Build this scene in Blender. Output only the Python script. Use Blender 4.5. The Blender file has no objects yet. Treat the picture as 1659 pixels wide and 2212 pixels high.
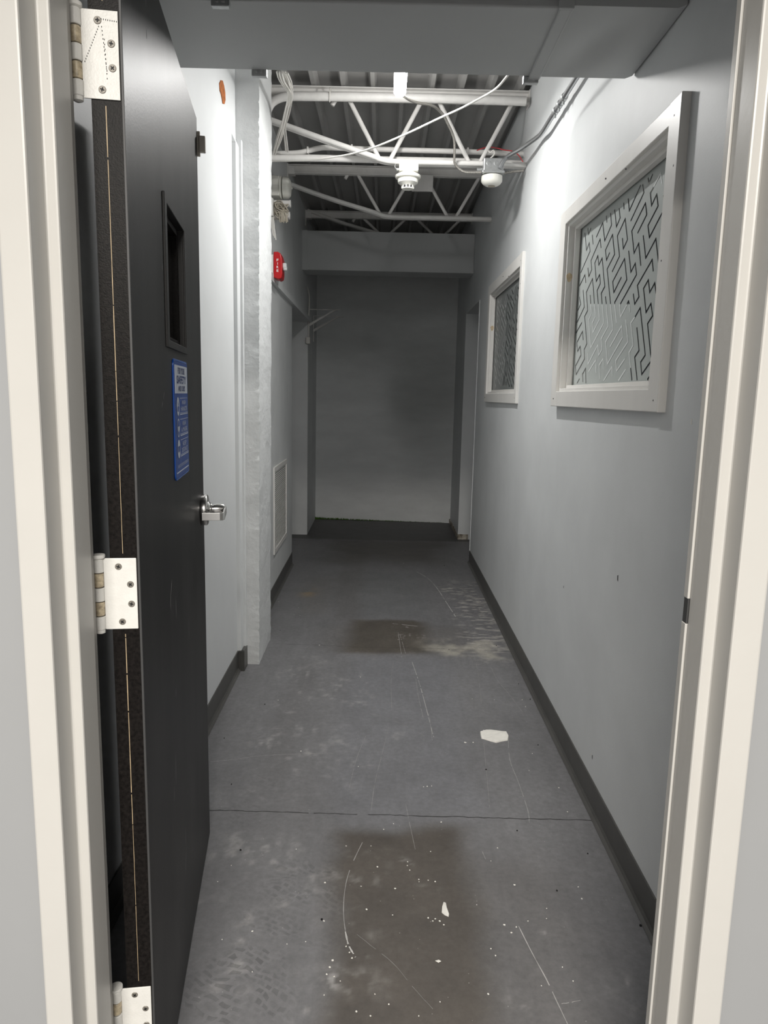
import bpy, bmesh, math, random
import numpy as np
from mathutils import Matrix, Vector, noise

C = bpy.context.scene.collection
SC = bpy.context.scene
random.seed(7)

# ---------------------------------------------------------------- camera
cam_d = bpy.data.cameras.new('camera')
cam = bpy.data.objects.new('camera', cam_d)
C.objects.link(cam)
cam_d.sensor_fit = 'VERTICAL'
cam_d.sensor_height = 36.0
cam_d.sensor_width = 36.0
cam_d.lens = 1560.0 / 2212.0 * 36.0
cam_d.clip_start = 0.02
ROT = Matrix(((0.999777, -0.020688, -0.00429), (-0.000949, 0.158854, -0.987302), (0.021107, 0.987085, 0.158799)))
cam.matrix_world = Matrix.Translation((0, 0, 1.33)) @ ROT.to_4x4()
SC.camera = cam

# ---------------------------------------------------------------- view and world
SC.view_settings.view_transform = 'Standard'
SC.view_settings.look = 'None'
SC.view_settings.exposure = 0.0
SC.view_settings.gamma = 1.0
SC.view_settings.use_curve_mapping = False
world = bpy.data.worlds.new('world')
SC.world = world
world.use_nodes = True
world.node_tree.nodes['Background'].inputs[0].default_value = (0.9, 0.95, 1.0, 1)
world.node_tree.nodes['Background'].inputs[1].default_value = 0.0

# ---------------------------------------------------------------- lights
LAMP_BOTTOM, LAMP_SIDE, LAMP_END = 650.0, 40.0, 220.0   # the corridor's one LED fixture (its diffuser emits)
NEAR_POWER = 300.0
LAMP_COLOR = (1.0, 0.988, 0.965)
def area_light(name, loc, size, size_y, power, color, rot=(0, 0, 0)):
    d = bpy.data.lights.new(name, 'AREA'); d.shape = 'RECTANGLE'
    d.size = size; d.size_y = size_y; d.energy = power; d.color = color
    o = bpy.data.objects.new(name, d); C.objects.link(o)
    o.location = loc; o.rotation_euler = rot
    return o
area_light('near_room_ceiling_light', (-0.1, -1.8, 2.70), 1.2, 0.6, NEAR_POWER, (1.0, 0.955, 0.89))

# ---------------------------------------------------------------- traced tables (metres)
PANE_DARK=[[(2.2057,1.9663),(2.1958,1.9477),(2.1697,1.966)],[(2.2492,1.9598),(2.233,1.9325),(2.3348,1.877)],[(2.3742,1.9524),(2.3548,1.9114),(2.2651,1.9624)],[(2.4173,1.9505),(2.4077,1.9288)],[(2.5069,1.9518),(2.4753,1.8909),(2.4427,1.911),(2.46,1.9442)],[(2.5511,1.9517),(2.5308,1.909),(2.5973,1.8715),(2.6357,1.9404),(2.7044,1.9058)],[(2.5982,1.9539),(2.5857,1.9291)],[(2.4046,1.8409),(2.3876,1.805),(2.3533,1.8258),(2.3904,1.8961),(2.4586,1.8587),(2.4212,1.7888),(2.489,1.7514)],[(2.2626,1.8257),(2.1944,1.8628),(2.2131,1.8986),(2.3173,1.8436),(2.2812,1.7721),(2.246,1.7935),(2.2125,1.7238)],[(2.0677,1.8409),(2.1579,1.7918),(2.1771,1.8286),(2.1076,1.865),(2.1257,1.9002),(2.1602,1.8787),(2.1781,1.9172),(2.1542,1.9273)],[(2.0729,1.8849),(2.0682,1.8695)],[(2.2109,1.8088),(2.1756,1.7388),(2.1055,1.7777),(2.0695,1.7058)],[(2.3337,1.7892),(2.2981,1.7198),(2.2632,1.7395),(2.2446,1.7037),(2.3792,1.6347)],[(2.5305,1.8206),(2.5618,1.8015),(2.5806,1.838),(2.5119,1.8747),(2.4753,1.8045),(2.5464,1.7698),(2.4816,1.6471)],[(2.7904,1.8148),(2.7703,1.781),(2.7373,1.7994),(2.755,1.8348),(2.654,1.8892),(2.6354,1.8557)],[(2.8897,1.8133),(2.7754,1.8709),(2.7938,1.9048),(2.8256,1.8837),(2.8631,1.9541)],[(2.759,1.9256),(2.7402,1.8887)],[(2.6246,1.6645),(2.6501,1.7139),(2.6152,1.7339),(2.6326,1.7656),(2.6677,1.748),(2.7027,1.817),(2.6696,1.8363),(2.6503,1.8006),(2.6145,1.818),(2.5612,1.7148),(2.5974,1.6973),(2.5778,1.6588)],[(2.4352,1.6415),(2.4378,1.6477),(2.3315,1.7029),(2.3684,1.7717),(2.4749,1.718),(2.4549,1.681),(2.3873,1.7189)],[(2.106,1.6907),(2.1219,1.7249),(2.2293,1.6705),(2.2085,1.6351),(2.2416,1.618),(2.2614,1.651)],[(2.8255,1.9636),(2.8096,1.9373),(2.7839,1.9545)],[(2.0718,1.7989),(2.0689,1.7855)],[(2.8956,1.7641),(2.8257,1.7963),(2.8071,1.7635)],[(2.6725,1.6714),(2.7191,1.7654),(2.7904,1.7279),(2.7574,1.6575),(2.793,1.6403),(2.7394,1.5364),(2.7719,1.5162),(2.7573,1.4827),(2.8641,1.4271),(2.8813,1.4606),(2.8105,1.4991),(2.8291,1.5335),(2.8629,1.516),(2.8805,1.5521),(2.8098,1.5868),(2.7909,1.5536)],[(2.7362,1.7107),(2.7204,1.6772)],[(2.8383,1.7423),(2.8072,1.6755),(2.8988,1.6282)],[(2.8859,1.7238),(2.8611,1.6932),(2.9004,1.6725)],[(2.8266,1.6212),(2.903,1.5889)],[(2.5443,1.6801),(2.5298,1.653)],[(2.0719,1.4521),(2.1193,1.5489),(2.0843,1.5673),(2.1048,1.6031),(2.1388,1.5825),(2.1744,1.6539),(2.1401,1.6727),(2.1214,1.6355),(2.087,1.6564),(2.069,1.6201)],[(2.3128,1.6267),(2.3003,1.6343),(2.2924,1.6242)],[(2.2303,1.5792),(2.1907,1.6014),(2.1182,1.4614),(2.1522,1.443),(2.1352,1.4073),(2.0696,1.4418)],[(2.2351,1.4294),(2.2156,1.3914)],[(2.2072,1.5467),(2.1727,1.4776),(2.2066,1.4599),(2.1702,1.3913)],[(2.072,1.3987),(2.0872,1.3913)],[(2.7588,1.3969),(2.7718,1.4267),(2.7347,1.447),(2.7175,1.3916)],[(2.8111,1.4106),(2.8425,1.3937)]]
PANE_LIGHT=[[(2.1542,1.9273),(2.1066,1.9495),(2.091,1.9182)],[(2.6246,1.6645),(2.5966,1.6102),(2.6681,1.5703),(2.6821,1.6071),(2.6483,1.6261),(2.6723,1.6703)],[(2.7201,1.6761),(2.7005,1.6425),(2.7331,1.623),(2.6845,1.5174),(2.543,1.5936),(2.5763,1.6586)],[(2.5298,1.653),(2.4902,1.5774),(2.5611,1.5406),(2.5423,1.5052),(2.5771,1.4854),(2.5967,1.5223),(2.7031,1.4613),(2.7205,1.5009)],[(2.4816,1.6471),(2.4361,1.5616),(2.5076,1.5264),(2.47,1.4513),(2.3315,1.5288),(2.3495,1.5643),(2.4541,1.5066)],[(2.4352,1.6415),(2.4034,1.579)],[(2.3792,1.6347),(2.3845,1.6316),(2.3671,1.5945),(2.3123,1.6248)],[(2.2902,1.6221),(2.2781,1.5979)],[(2.3139,1.5805),(2.2772,1.5107),(2.3842,1.4584),(2.3684,1.4247),(2.2955,1.4598)],[(2.6909,1.4332),(2.612,1.4702),(2.5927,1.4258)],[(2.5451,1.4034),(2.5636,1.4522),(2.5239,1.4712),(2.5085,1.4345)],[(2.4997,1.3962),(2.4194,1.4403),(2.4061,1.4101)],[(2.3428,1.393),(2.2796,1.4273)],[(2.2303,1.5792),(2.2626,1.5653),(2.2281,1.4963),(2.2596,1.4774),(2.2351,1.4294)]]
SCRATCH=[(0.003,[(0.1735,3.4965),(0.1892,3.3249),(0.2024,3.1472),(0.2147,2.9253),(0.2231,2.7512),(0.2278,2.683)]),(0.0018,[(0.1829,3.284),(0.185,3.0942),(0.1951,2.8566)]),(0.0016,[(0.2193,2.9026),(0.2218,2.7887),(0.2202,2.6515)]),(0.004,[(0.2843,5.4102),(0.3606,5.2028),(0.4083,4.9206),(0.4382,4.6213),(0.4587,4.4137),(0.4717,4.2787)]),(0.0016,[(-0.1252,2.8871),(-0.0467,2.8861),(0.0318,2.8538),(0.1077,2.788),(0.153,2.7359),(0.1915,2.6893)]),(0.0022,[(-0.6013,2.4533),(-0.5134,2.4771),(-0.433,2.5044),(-0.2978,2.5238),(-0.1599,2.5328)]),(0.0026,[(0.3735,1.654),(0.3901,1.5613),(0.4066,1.4841),(0.4172,1.4157),(0.4256,1.363)]),(0.0024,[(-0.0349,1.9902),(-0.0533,1.9232),(-0.0709,1.8402),(-0.0773,1.7636),(-0.0754,1.6842),(-0.0675,1.6237)]),(0.0045,[(-0.0675,1.6237),(-0.0584,1.5805),(-0.046,1.5539),(-0.0387,1.5395)]),(0.0016,[(0.1003,2.2216),(0.11,2.1027),(0.1229,1.9613)]),(0.0025,[(0.1124,3.9575),(0.1234,3.5594)]),(0.002,[(0.1222,3.9257),(0.1442,3.6147)]),(0.002,[(0.5269,2.7033),(0.5001,2.5163),(0.5027,2.3528),(0.5012,2.1805),(0.4927,2.1151)]),(0.0014,[(0.0505,2.7645),(0.0227,2.5328),(-0.0012,2.3346),(-0.0113,2.1634)]),(0.0014,[(-0.0453,1.6211),(-0.0039,1.5788),(0.052,1.5216),(0.0935,1.4572),(0.1369,1.395)]),(0.0022,[(0.4255,1.4159),(0.4494,1.4202),(0.4751,1.427)]),(0.002,[(0.322,1.9562),(0.3268,1.9216)]),(0.005,[(0.0827,4.1167),(0.1561,4.0951),(0.2288,4.0738)]),(0.0014,[(0.4202,2.6406),(0.3959,2.38),(0.3781,2.1898)]),(0.0014,[(0.5669,3.454),(0.5738,3.2753),(0.6014,3.1142),(0.6277,2.9209)]),(0.0014,[(0.0795,3.4913),(0.0652,3.2496),(0.0638,2.9416)]),(0.0014,[(0.4986,3.8694),(0.4967,3.4503),(0.4605,3.0075)]),(0.0014,[(-0.0417,2.6796),(-0.0715,2.4942),(-0.0883,2.3013)])]
CRACK=[(0.0035,[(-0.5333,2.146),(-0.4315,2.1441),(-0.3121,2.1428),(-0.1628,2.1399),(-0.0733,2.1377),(0.0309,2.1385),(0.1349,2.1342),(0.2836,2.1339),(0.432,2.131),(0.5806,2.1307),(0.7098,2.1298)]),(0.002,[(-0.5649,3.7232),(-0.4157,3.7246),(-0.2906,3.7173),(-0.1408,3.7042),(-0.0414,3.6955),(0.1319,3.6983),(0.3548,3.6968),(0.5766,3.6882),(0.7103,3.6746)]),(0.006,[(-0.8049,6.5016),(-0.5237,6.5959),(-0.0928,6.5971),(0.3394,6.6201),(0.7068,6.6145)])]
CHIPS={'a': [(0.4177,2.7308),(0.4438,2.7441),(0.4633,2.7491),(0.4847,2.7418),(0.5086,2.7387),(0.5242,2.7313),(0.528,2.6994),(0.5183,2.6638),(0.495,2.6551),(0.4694,2.6426),(0.4492,2.6532),(0.4295,2.6679),(0.4158,2.6751),(0.4153,2.6987)],'b': [(0.1883,1.7345),(0.1943,1.7329),(0.1951,1.7135),(0.1991,1.6896),(0.1971,1.681),(0.1868,1.6875),(0.1803,1.6959),(0.1832,1.7167)],'c': [(0.1517,1.5325),(0.1608,1.5356),(0.166,1.5314),(0.1591,1.527)]}
PATHS={'BIGPIPE': [(-0.6167,3.94,2.7474),(-0.6026,3.94,2.7738),(-0.5837,3.94,2.7917),(-0.5556,3.94,2.8053),(-0.5182,3.94,2.8137),(-0.4479,3.94,2.8163),(-0.1905,3.94,2.8197),(0.0671,3.94,2.8208),(0.3718,3.94,2.8209),(0.691,3.94,2.8168)],'CONDUIT': [(-0.6211,4.12,2.5961),(-0.4924,4.12,2.6024),(-0.4305,4.12,2.6142),(-0.3811,4.12,2.6268),(-0.3317,4.12,2.6325),(-0.1956,4.12,2.6308),(0.1511,4.12,2.6289),(0.4236,4.12,2.6278),(0.7239,4.12,2.6226)],'SPRINK': [(-0.6182,4.1,2.5692),(-0.3419,4.1,2.5728),(-0.0631,4.1,2.5718),(0.1518,4.1,2.5717),(0.473,4.1,2.5716),(0.723,4.1,2.5654)],'WHITE': [(0.4372,2.75,2.4829),(0.4235,2.8636,2.4883),(0.4118,2.9773,2.502),(0.3865,3.0909,2.5186),(0.3036,3.2045,2.5107),(0.219,3.3182,2.5091),(0.0746,3.4318,2.4783),(-0.0641,3.5455,2.4576),(-0.1799,3.6591,2.4604),(-0.3396,3.7727,2.4688),(-0.441,3.8864,2.4945),(-0.6032,4.0,2.5231)],'BX': [(0.0571,3.49,2.6621),(0.0812,3.53,2.6623),(0.1079,3.57,2.6661),(0.1373,3.61,2.6747),(0.1759,3.65,2.6853),(0.2132,3.69,2.6908),(0.2429,3.73,2.6854),(0.2688,3.77,2.6754),(0.2911,3.81,2.6561),(0.3138,3.85,2.6339),(0.3301,3.89,2.6107),(0.3377,3.93,2.5732),(0.3406,3.97,2.5343)],'BX2': [(0.3406,3.97,2.5343),(0.3485,3.97,2.5164),(0.3684,3.97,2.4966),(0.3952,3.97,2.4836),(0.4313,3.97,2.481),(0.484,3.97,2.4833)],'BX3': [(0.6038,4.0,2.4899),(0.6325,4.0,2.4951),(0.6685,4.0,2.5004),(0.707,4.0,2.5035)],'RED': [(0.466,4.06,2.6168),(0.5093,4.06,2.6314),(0.5507,4.06,2.6335),(0.6122,4.06,2.6222),(0.6565,4.06,2.6163),(0.6867,4.06,2.5986),(0.7156,4.06,2.5602)],'W0': [(-0.4769,3.3,2.6686),(-0.4814,3.3862,2.676),(-0.4731,3.4725,2.6803),(-0.4659,3.5587,2.6907),(-0.475,3.645,2.6917),(-0.4974,3.7313,2.67),(-0.5226,3.8175,2.6477),(-0.5532,3.9038,2.6007),(-0.5967,3.99,2.5608)],'W1': [(-0.4652,3.3,2.6688),(-0.4694,3.3863,2.6725),(-0.4649,3.4725,2.6804),(-0.4596,3.5587,2.687),(-0.4772,3.645,2.6876),(-0.5018,3.7313,2.6596),(-0.5294,3.8175,2.6326),(-0.5649,3.9038,2.5895),(-0.5967,3.99,2.5518)],'W2': [(-0.4535,3.3,2.6691),(-0.4573,3.3862,2.6839),(-0.4567,3.4725,2.6882),(-0.4553,3.5587,2.6871),(-0.4707,3.645,2.6877),(-0.4996,3.7313,2.67),(-0.5249,3.8175,2.654),(-0.5602,3.9038,2.6224),(-0.5943,3.99,2.5698)],'W3': [(-0.4418,3.3,2.6693),(-0.4443,3.3937,2.6872),(-0.4483,3.4875,2.702),(-0.4561,3.5812,2.6957),(-0.4724,3.675,2.6908),(-0.4957,3.7687,2.6732),(-0.5265,3.8625,2.6417),(-0.5322,3.9562,2.6184),(-0.5375,4.05,2.5876)],'W4': [(-0.4496,3.3,2.6691),(-0.4521,3.4071,2.685),(-0.4538,3.5143,2.697),(-0.4655,3.6214,2.7069),(-0.4948,3.7286,2.6897),(-0.5228,3.8357,2.6689),(-0.5351,3.9429,2.647),(-0.54,4.05,2.5921)],'COND': [(0.683,2.8581,2.4957),(0.683,3.2341,2.5136),(0.683,3.4348,2.502),(0.6836,3.56,2.5202),(0.6541,3.745,2.5365),(0.6176,3.93,2.5548),(0.5915,3.938,2.5322),(0.572,3.938,2.4938)]}
SPECKS=[('w',-0.649,4.522,1.2),('w',-0.315,3.716,1.6),('w',-0.506,4.397,0.8),('w',0.011,1.877,1.3),('w',-0.133,1.805,1.4),('w',-0.033,1.793,0.9),('w',0.06,1.786,1.3),('w',-0.016,1.703,1.4),('w',0.052,1.684,0.8),('w',-0.3,1.618,1.2),('w',0.391,1.81,1.4),('w',0.567,1.807,1.0),('w',0.46,1.719,0.7),('w',0.564,1.759,1.2),('w',0.276,1.728,0.6),('w',0.211,2.103,1.3),('w',0.029,2.058,0.9),('w',-0.083,1.971,1.0),('w',-0.009,1.973,0.8),('w',0.06,2.089,0.9),('w',0.451,1.681,0.6),('w',-0.23,1.951,0.7),('w',0.098,1.902,0.8),('w',0.127,1.816,0.7),('w',0.168,1.952,0.8),('w',0.341,1.913,0.7),('w',0.37,1.975,1.0),('w',-0.283,2.546,1.3),('w',-0.063,2.44,0.9),('w',0.348,2.641,2.2),('w',0.379,2.643,1.4),('w',0.435,2.748,1.6),('w',0.594,2.562,0.9),('w',0.65,2.983,1.3),('w',0.649,3.056,1.1),('w',0.556,2.434,0.8),('w',0.637,2.321,1.2),('w',0.63,2.174,1.0),('w',0.18,2.314,1.2),('w',0.195,2.317,0.9),('w',0.167,2.31,0.9),('w',-0.081,3.282,1.2),('w',-0.434,3.0,1.0),('w',-0.479,4.234,0.8),('w',-0.517,4.25,0.8),('w',0.192,5.682,1.2),('w',0.398,5.572,1.0),('w',0.67,4.616,1.3),('w',0.642,4.446,1.0),('w',0.11,3.831,0.8),('w',0.425,3.055,0.7),('w',0.524,3.05,0.8),('w',0.04,1.405,0.8),('w',0.105,1.376,0.7),('w',-0.105,1.427,0.7),('w',-0.031,1.385,1.2),('w',-0.0,1.374,0.9),('w',0.009,1.432,0.7),('w',0.154,1.414,0.7),('w',0.265,1.438,1.2),('w',0.291,1.574,0.8),('w',0.299,1.552,0.9),('w',0.338,1.656,1.4),('w',0.367,1.649,1.0),('w',0.351,1.629,1.2),('w',0.401,1.671,0.8),('w',0.468,1.479,0.8),('w',0.391,1.464,0.7),('w',0.453,1.52,0.7),('w',-0.124,1.658,1.1),('w',-0.163,1.586,0.7),('w',-0.208,1.577,0.7),('w',-0.277,1.489,0.6),('w',-0.369,1.588,0.7),('w',-0.405,1.871,0.7),('w',-0.428,1.801,0.7),('w',-0.093,1.528,1.3),('w',-0.098,1.507,1.2),('w',-0.104,1.486,1.0),('w',-0.086,1.48,0.8),('w',-0.071,1.467,0.7),('w',-0.054,1.554,1.0),('w',-0.047,1.536,1.1),('w',-0.063,1.573,0.9),('w',0.162,1.673,1.0),('w',0.173,1.665,1.2),('w',0.182,1.652,1.0),('w',0.144,1.676,1.2),('w',0.155,1.665,1.0),('w',0.097,1.885,0.8),('w',0.103,1.865,0.9),('w',0.127,1.826,1.0),('w',0.172,1.818,1.1),('w',0.153,1.823,0.9),('b',-0.393,1.941,1.3),('b',-0.662,2.965,1.0),('b',-0.592,2.637,0.9),('b',-0.485,2.954,1.0),('b',0.686,3.062,1.3),('b',0.378,3.684,1.0),('b',0.666,3.235,0.8),('b',-0.559,3.949,0.8),('b',-0.777,4.205,1.3),('b',0.689,1.662,1.7),('b',0.504,1.789,1.2),('b',-0.13,1.663,1.4),('b',0.4,2.435,1.2),('b',0.643,3.764,0.9),('b',0.445,2.064,1.1),('b',-0.494,2.302,0.9),('b',0.218,6.159,1.2),('b',0.516,5.63,1.6),('b',0.63,2.63,0.8),('b',0.635,1.955,0.8)]

# ---------------------------------------------------------------- materials
def mat(name, col, rough=0.6, metal=0.0, var=0.0, vscale=8.0, vstretch=(1, 1, 1), bump=0.0, bscale=60.0,
        emit=None, spec=0.5, var2=0.0, v2scale=60.0, trans=0.0, ior=1.45, col2=None, dist=0.002):
    m = bpy.data.materials.new(name); m.use_nodes = True
    nt = m.node_tree; b = nt.nodes['Principled BSDF']
    b.inputs['Base Color'].default_value = (*col, 1)
    b.inputs['Roughness'].default_value = rough
    b.inputs['Metallic'].default_value = metal
    b.inputs['Specular IOR Level'].default_value = spec
    b.inputs['Transmission Weight'].default_value = trans
    b.inputs['IOR'].default_value = ior
    tc = nt.nodes.new('ShaderNodeTexCoord')
    if var or var2:
        mp = nt.nodes.new('ShaderNodeMapping'); mp.inputs['Scale'].default_value = vstretch
        nt.links.new(tc.outputs['Object'], mp.inputs['Vector'])
        last = None
        for amt, sc in ((var, vscale), (var2, v2scale)):
            if not amt: continue
            n = nt.nodes.new('ShaderNodeTexNoise'); n.inputs['Scale'].default_value = sc
            n.inputs['Detail'].default_value = 5.0; n.inputs['Roughness'].default_value = 0.6
            nt.links.new(mp.outputs[0], n.inputs['Vector'])
            r = nt.nodes.new('ShaderNodeMapRange')
            r.inputs['From Min'].default_value = 0.3; r.inputs['From Max'].default_value = 0.7
            nt.links.new(n.outputs['Fac'], r.inputs['Value'])
            mx = nt.nodes.new('ShaderNodeMix'); mx.data_type = 'RGBA'
            nt.links.new(r.outputs[0], mx.inputs['Factor'])
            if last is None:
                lo = [max(0, c * (1 - amt)) for c in col]; hi = col2 if col2 else [min(1, c * (1 + amt)) for c in col]
                mx.inputs['A'].default_value = (*lo, 1); mx.inputs['B'].default_value = (*hi, 1)
                last = mx.outputs['Result']
            else:
                mm = nt.nodes.new('ShaderNodeMix'); mm.data_type = 'RGBA'; mm.blend_type = 'MULTIPLY'
                mm.inputs['Factor'].default_value = 1.0
                mx.inputs['A'].default_value = (1 - amt, 1 - amt, 1 - amt, 1); mx.inputs['B'].default_value = (1, 1, 1, 1)
                nt.links.new(last, mm.inputs['A']); nt.links.new(mx.outputs['Result'], mm.inputs['B'])
                last = mm.outputs['Result']
        nt.links.new(last, b.inputs['Base Color'])
    if bump:
        n = nt.nodes.new('ShaderNodeTexNoise'); n.inputs['Scale'].default_value = bscale
        n.inputs['Detail'].default_value = 4.0
        nt.links.new(tc.outputs['Object'], n.inputs['Vector'])
        bp = nt.nodes.new('ShaderNodeBump'); bp.inputs['Strength'].default_value = bump
        bp.inputs['Distance'].default_value = dist
        nt.links.new(n.outputs['Fac'], bp.inputs['Height']); nt.links.new(bp.outputs[0], b.inputs['Normal'])
    if emit:
        b.inputs['Emission Color'].default_value = (*emit[0], 1); b.inputs['Emission Strength'].default_value = emit[1]
    return m

M = {}
M['wall_r'] = mat('grey_wall_paint', (0.680, 0.697, 0.702), 0.48, spec=0.3, var=0.05, vscale=3, bump=0.12, bscale=220)
M['wall_l'] = mat('pale_grey_wall_paint', (0.735, 0.75, 0.755), 0.5, var=0.03, vscale=3, bump=0.10, bscale=220)
M['wall_f'] = mat('far_grey_paint', (0.69, 0.703, 0.703), 0.55, var=0.07, vscale=3, bump=0.25, bscale=60)
M['block'] = mat('painted_block', (0.69, 0.703, 0.703), 0.6, var=0.07, vscale=2.5, vstretch=(1, 1, 3), bump=0.35, bscale=14, dist=0.006)
M['pier'] = mat('rough_painted_masonry', (0.73, 0.743, 0.743), 0.5, var=0.04, vscale=6, bump=0.6, bscale=60, dist=0.005)
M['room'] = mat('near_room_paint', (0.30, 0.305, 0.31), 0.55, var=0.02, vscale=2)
M['duct'] = mat('grey_duct_paint', (0.50, 0.512, 0.512), 0.5, var=0.03, vscale=2, bump=0.05, bscale=150)
M['cream'] = mat('cream_gloss_paint', (0.515, 0.503, 0.475), 0.32, var=0.02, vscale=6, bump=0.06, bscale=120)
M['white'] = mat('white_trim_paint', (0.78, 0.765, 0.735), 0.38, var=0.03, vscale=9, vstretch=(1, 1, .3), bump=0.08, bscale=90)
M['knot'] = mat('bare_pine_knot', (0.62, 0.50, 0.33), 0.6, var=0.25, vscale=60)
M['steel_w'] = mat('white_painted_steel', (0.78, 0.765, 0.74), 0.45, var=0.05, vscale=20, bump=0.1, bscale=120)
M['deck'] = mat('painted_deck', (0.36, 0.355, 0.345), 0.5, var=0.05, vscale=4)
M['black'] = mat('black_door_paint', (0.0105, 0.0102, 0.0100), 0.42, spec=0.30, var=0.6, vscale=6, vstretch=(1, 1, .30), col2=(0.034, 0.033, 0.032), bump=0.10, bscale=260, var2=.15, v2scale=300)
M['edge'] = mat('black_edge_paint', (0.006, 0.005, 0.0045), 0.42, var=0.5, vscale=160, col2=(0.013, 0.011, 0.010), bump=0.15, bscale=420, spec=0.12)
M['tan'] = mat('bare_wood_line', (0.42, 0.32, 0.20), 0.6, var=0.4, vscale=30)
M['scuff'] = mat('white_scuff', (0.35, 0.34, 0.33), 0.7)
M['hinge'] = mat('white_painted_hinge', (0.68, 0.67, 0.635), 0.4, var=0.04, vscale=50, bump=0.2, bscale=300)
M['knuckle'] = mat('bare_hinge_metal', (0.52, 0.42, 0.29), 0.4, metal=0.0, var=0.5, vscale=120, col2=(0.70, 0.60, 0.42))
M['screw'] = mat('grey_screw', (0.20, 0.185, 0.16), 0.45, metal=0.2)
M['dark'] = mat('near_black', (0.008, 0.008, 0.008), 0.6)
M['dgrey'] = mat('dark_grey', (0.05, 0.05, 0.05), 0.5)
M['chrome'] = mat('satin_chrome', (0.72, 0.71, 0.69), 0.22, metal=1.0)
M['glass'] = mat('clear_glass', (1, 1, 1), 0.02, trans=1.0)
M['galv'] = mat('galvanised_steel', (0.52, 0.53, 0.53), 0.38, metal=0.75, var=0.12, vscale=70)
M['emt'] = mat('conduit_steel', (0.42, 0.43, 0.44), 0.33, metal=0.85)
M['bx'] = mat('armoured_cable', (0.42, 0.40, 0.37), 0.35, metal=0.8)
M['plastic'] = mat('offwhite_plastic', (0.80, 0.79, 0.73), 0.4)
M['catch'] = mat('brown_grey_steel', (0.55, 0.51, 0.45), 0.45, metal=0.1)
M['wire'] = mat('white_wire', (0.72, 0.70, 0.66), 0.5)
M['wireb'] = mat('beige_wire', (0.42, 0.38, 0.31), 0.55)
M['redw'] = mat('red_wire', (0.55, 0.06, 0.07), 0.5)
M['red'] = mat('red_plastic', (0.52, 0.012, 0.016), 0.3)
M['lettering'] = mat('white_lettering', (0.85, 0.85, 0.85), 0.5)
M['base'] = mat('grey_vinyl_base', (0.085, 0.083, 0.078), 0.42, var=0.12, vscale=12)
M['pane'] = mat('frosted_film', (0.46, 0.492, 0.478), 0.35, var=0.03, vscale=2)
M['pane2'] = mat('frosted_film_far', (0.22, 0.235, 0.23), 0.35, var=0.10, vscale=3)
M['clear'] = mat('clear_line_dark_room', (0.018, 0.022, 0.026), 0.12)
M['clearw'] = mat('clear_line_pale_board', (0.85, 0.88, 0.87), 0.3)
M['clear2'] = mat('clear_line_far_dark', (0.03, 0.034, 0.034), 0.15)
M['clearw2'] = mat('clear_line_far_pale', (0.62, 0.64, 0.63), 0.3)
M['sign'] = mat('blue_sign', (0.012, 0.075, 0.36), 0.28)
M['signrim'] = mat('blue_sign_rim', (0.05, 0.15, 0.50), 0.25)
M['signw'] = mat('sign_white', (0.62, 0.66, 0.74), 0.35)
M['signt'] = mat('sign_navy', (0.010, 0.035, 0.17), 0.4)
M['brick'] = mat('bare_brick', (0.36, 0.11, 0.025), 0.85, var=0.5, vscale=60, bump=0.8, bscale=80)
M['rust'] = mat('rusty_peeling_base', (0.34, 0.22, 0.10), 0.8, var=0.8, vscale=20, col2=(0.62, 0.58, 0.50))
M['moss'] = mat('green_moss', (0.07, 0.16, 0.02), 0.9, var=0.5, vscale=40)
M['flake'] = mat('paint_flake', (0.80, 0.78, 0.73), 0.6, var=0.06, vscale=40, bump=0.3, bscale=90)
M['crumb'] = mat('black_crumb', (0.008, 0.008, 0.008), 0.7)
M['lens'] = mat('led_lens', (0.9, 0.9, 0.9), 0.4, emit=(LAMP_COLOR, LAMP_BOTTOM))
M['lens_side'] = mat('led_lens_side', (0.9, 0.9, 0.9), 0.4, emit=(LAMP_COLOR, LAMP_SIDE))
M['lens_end'] = mat('led_lens_end', (0.9, 0.9, 0.9), 0.4, emit=(LAMP_COLOR, LAMP_END))
M['cap'] = mat('lamp_body', (0.75, 0.75, 0.74), 0.4)
M['strobe'] = mat('clear_strobe_lens', (0.85, 0.88, 0.88), 0.08, spec=0.8, metal=0.4)

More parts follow.
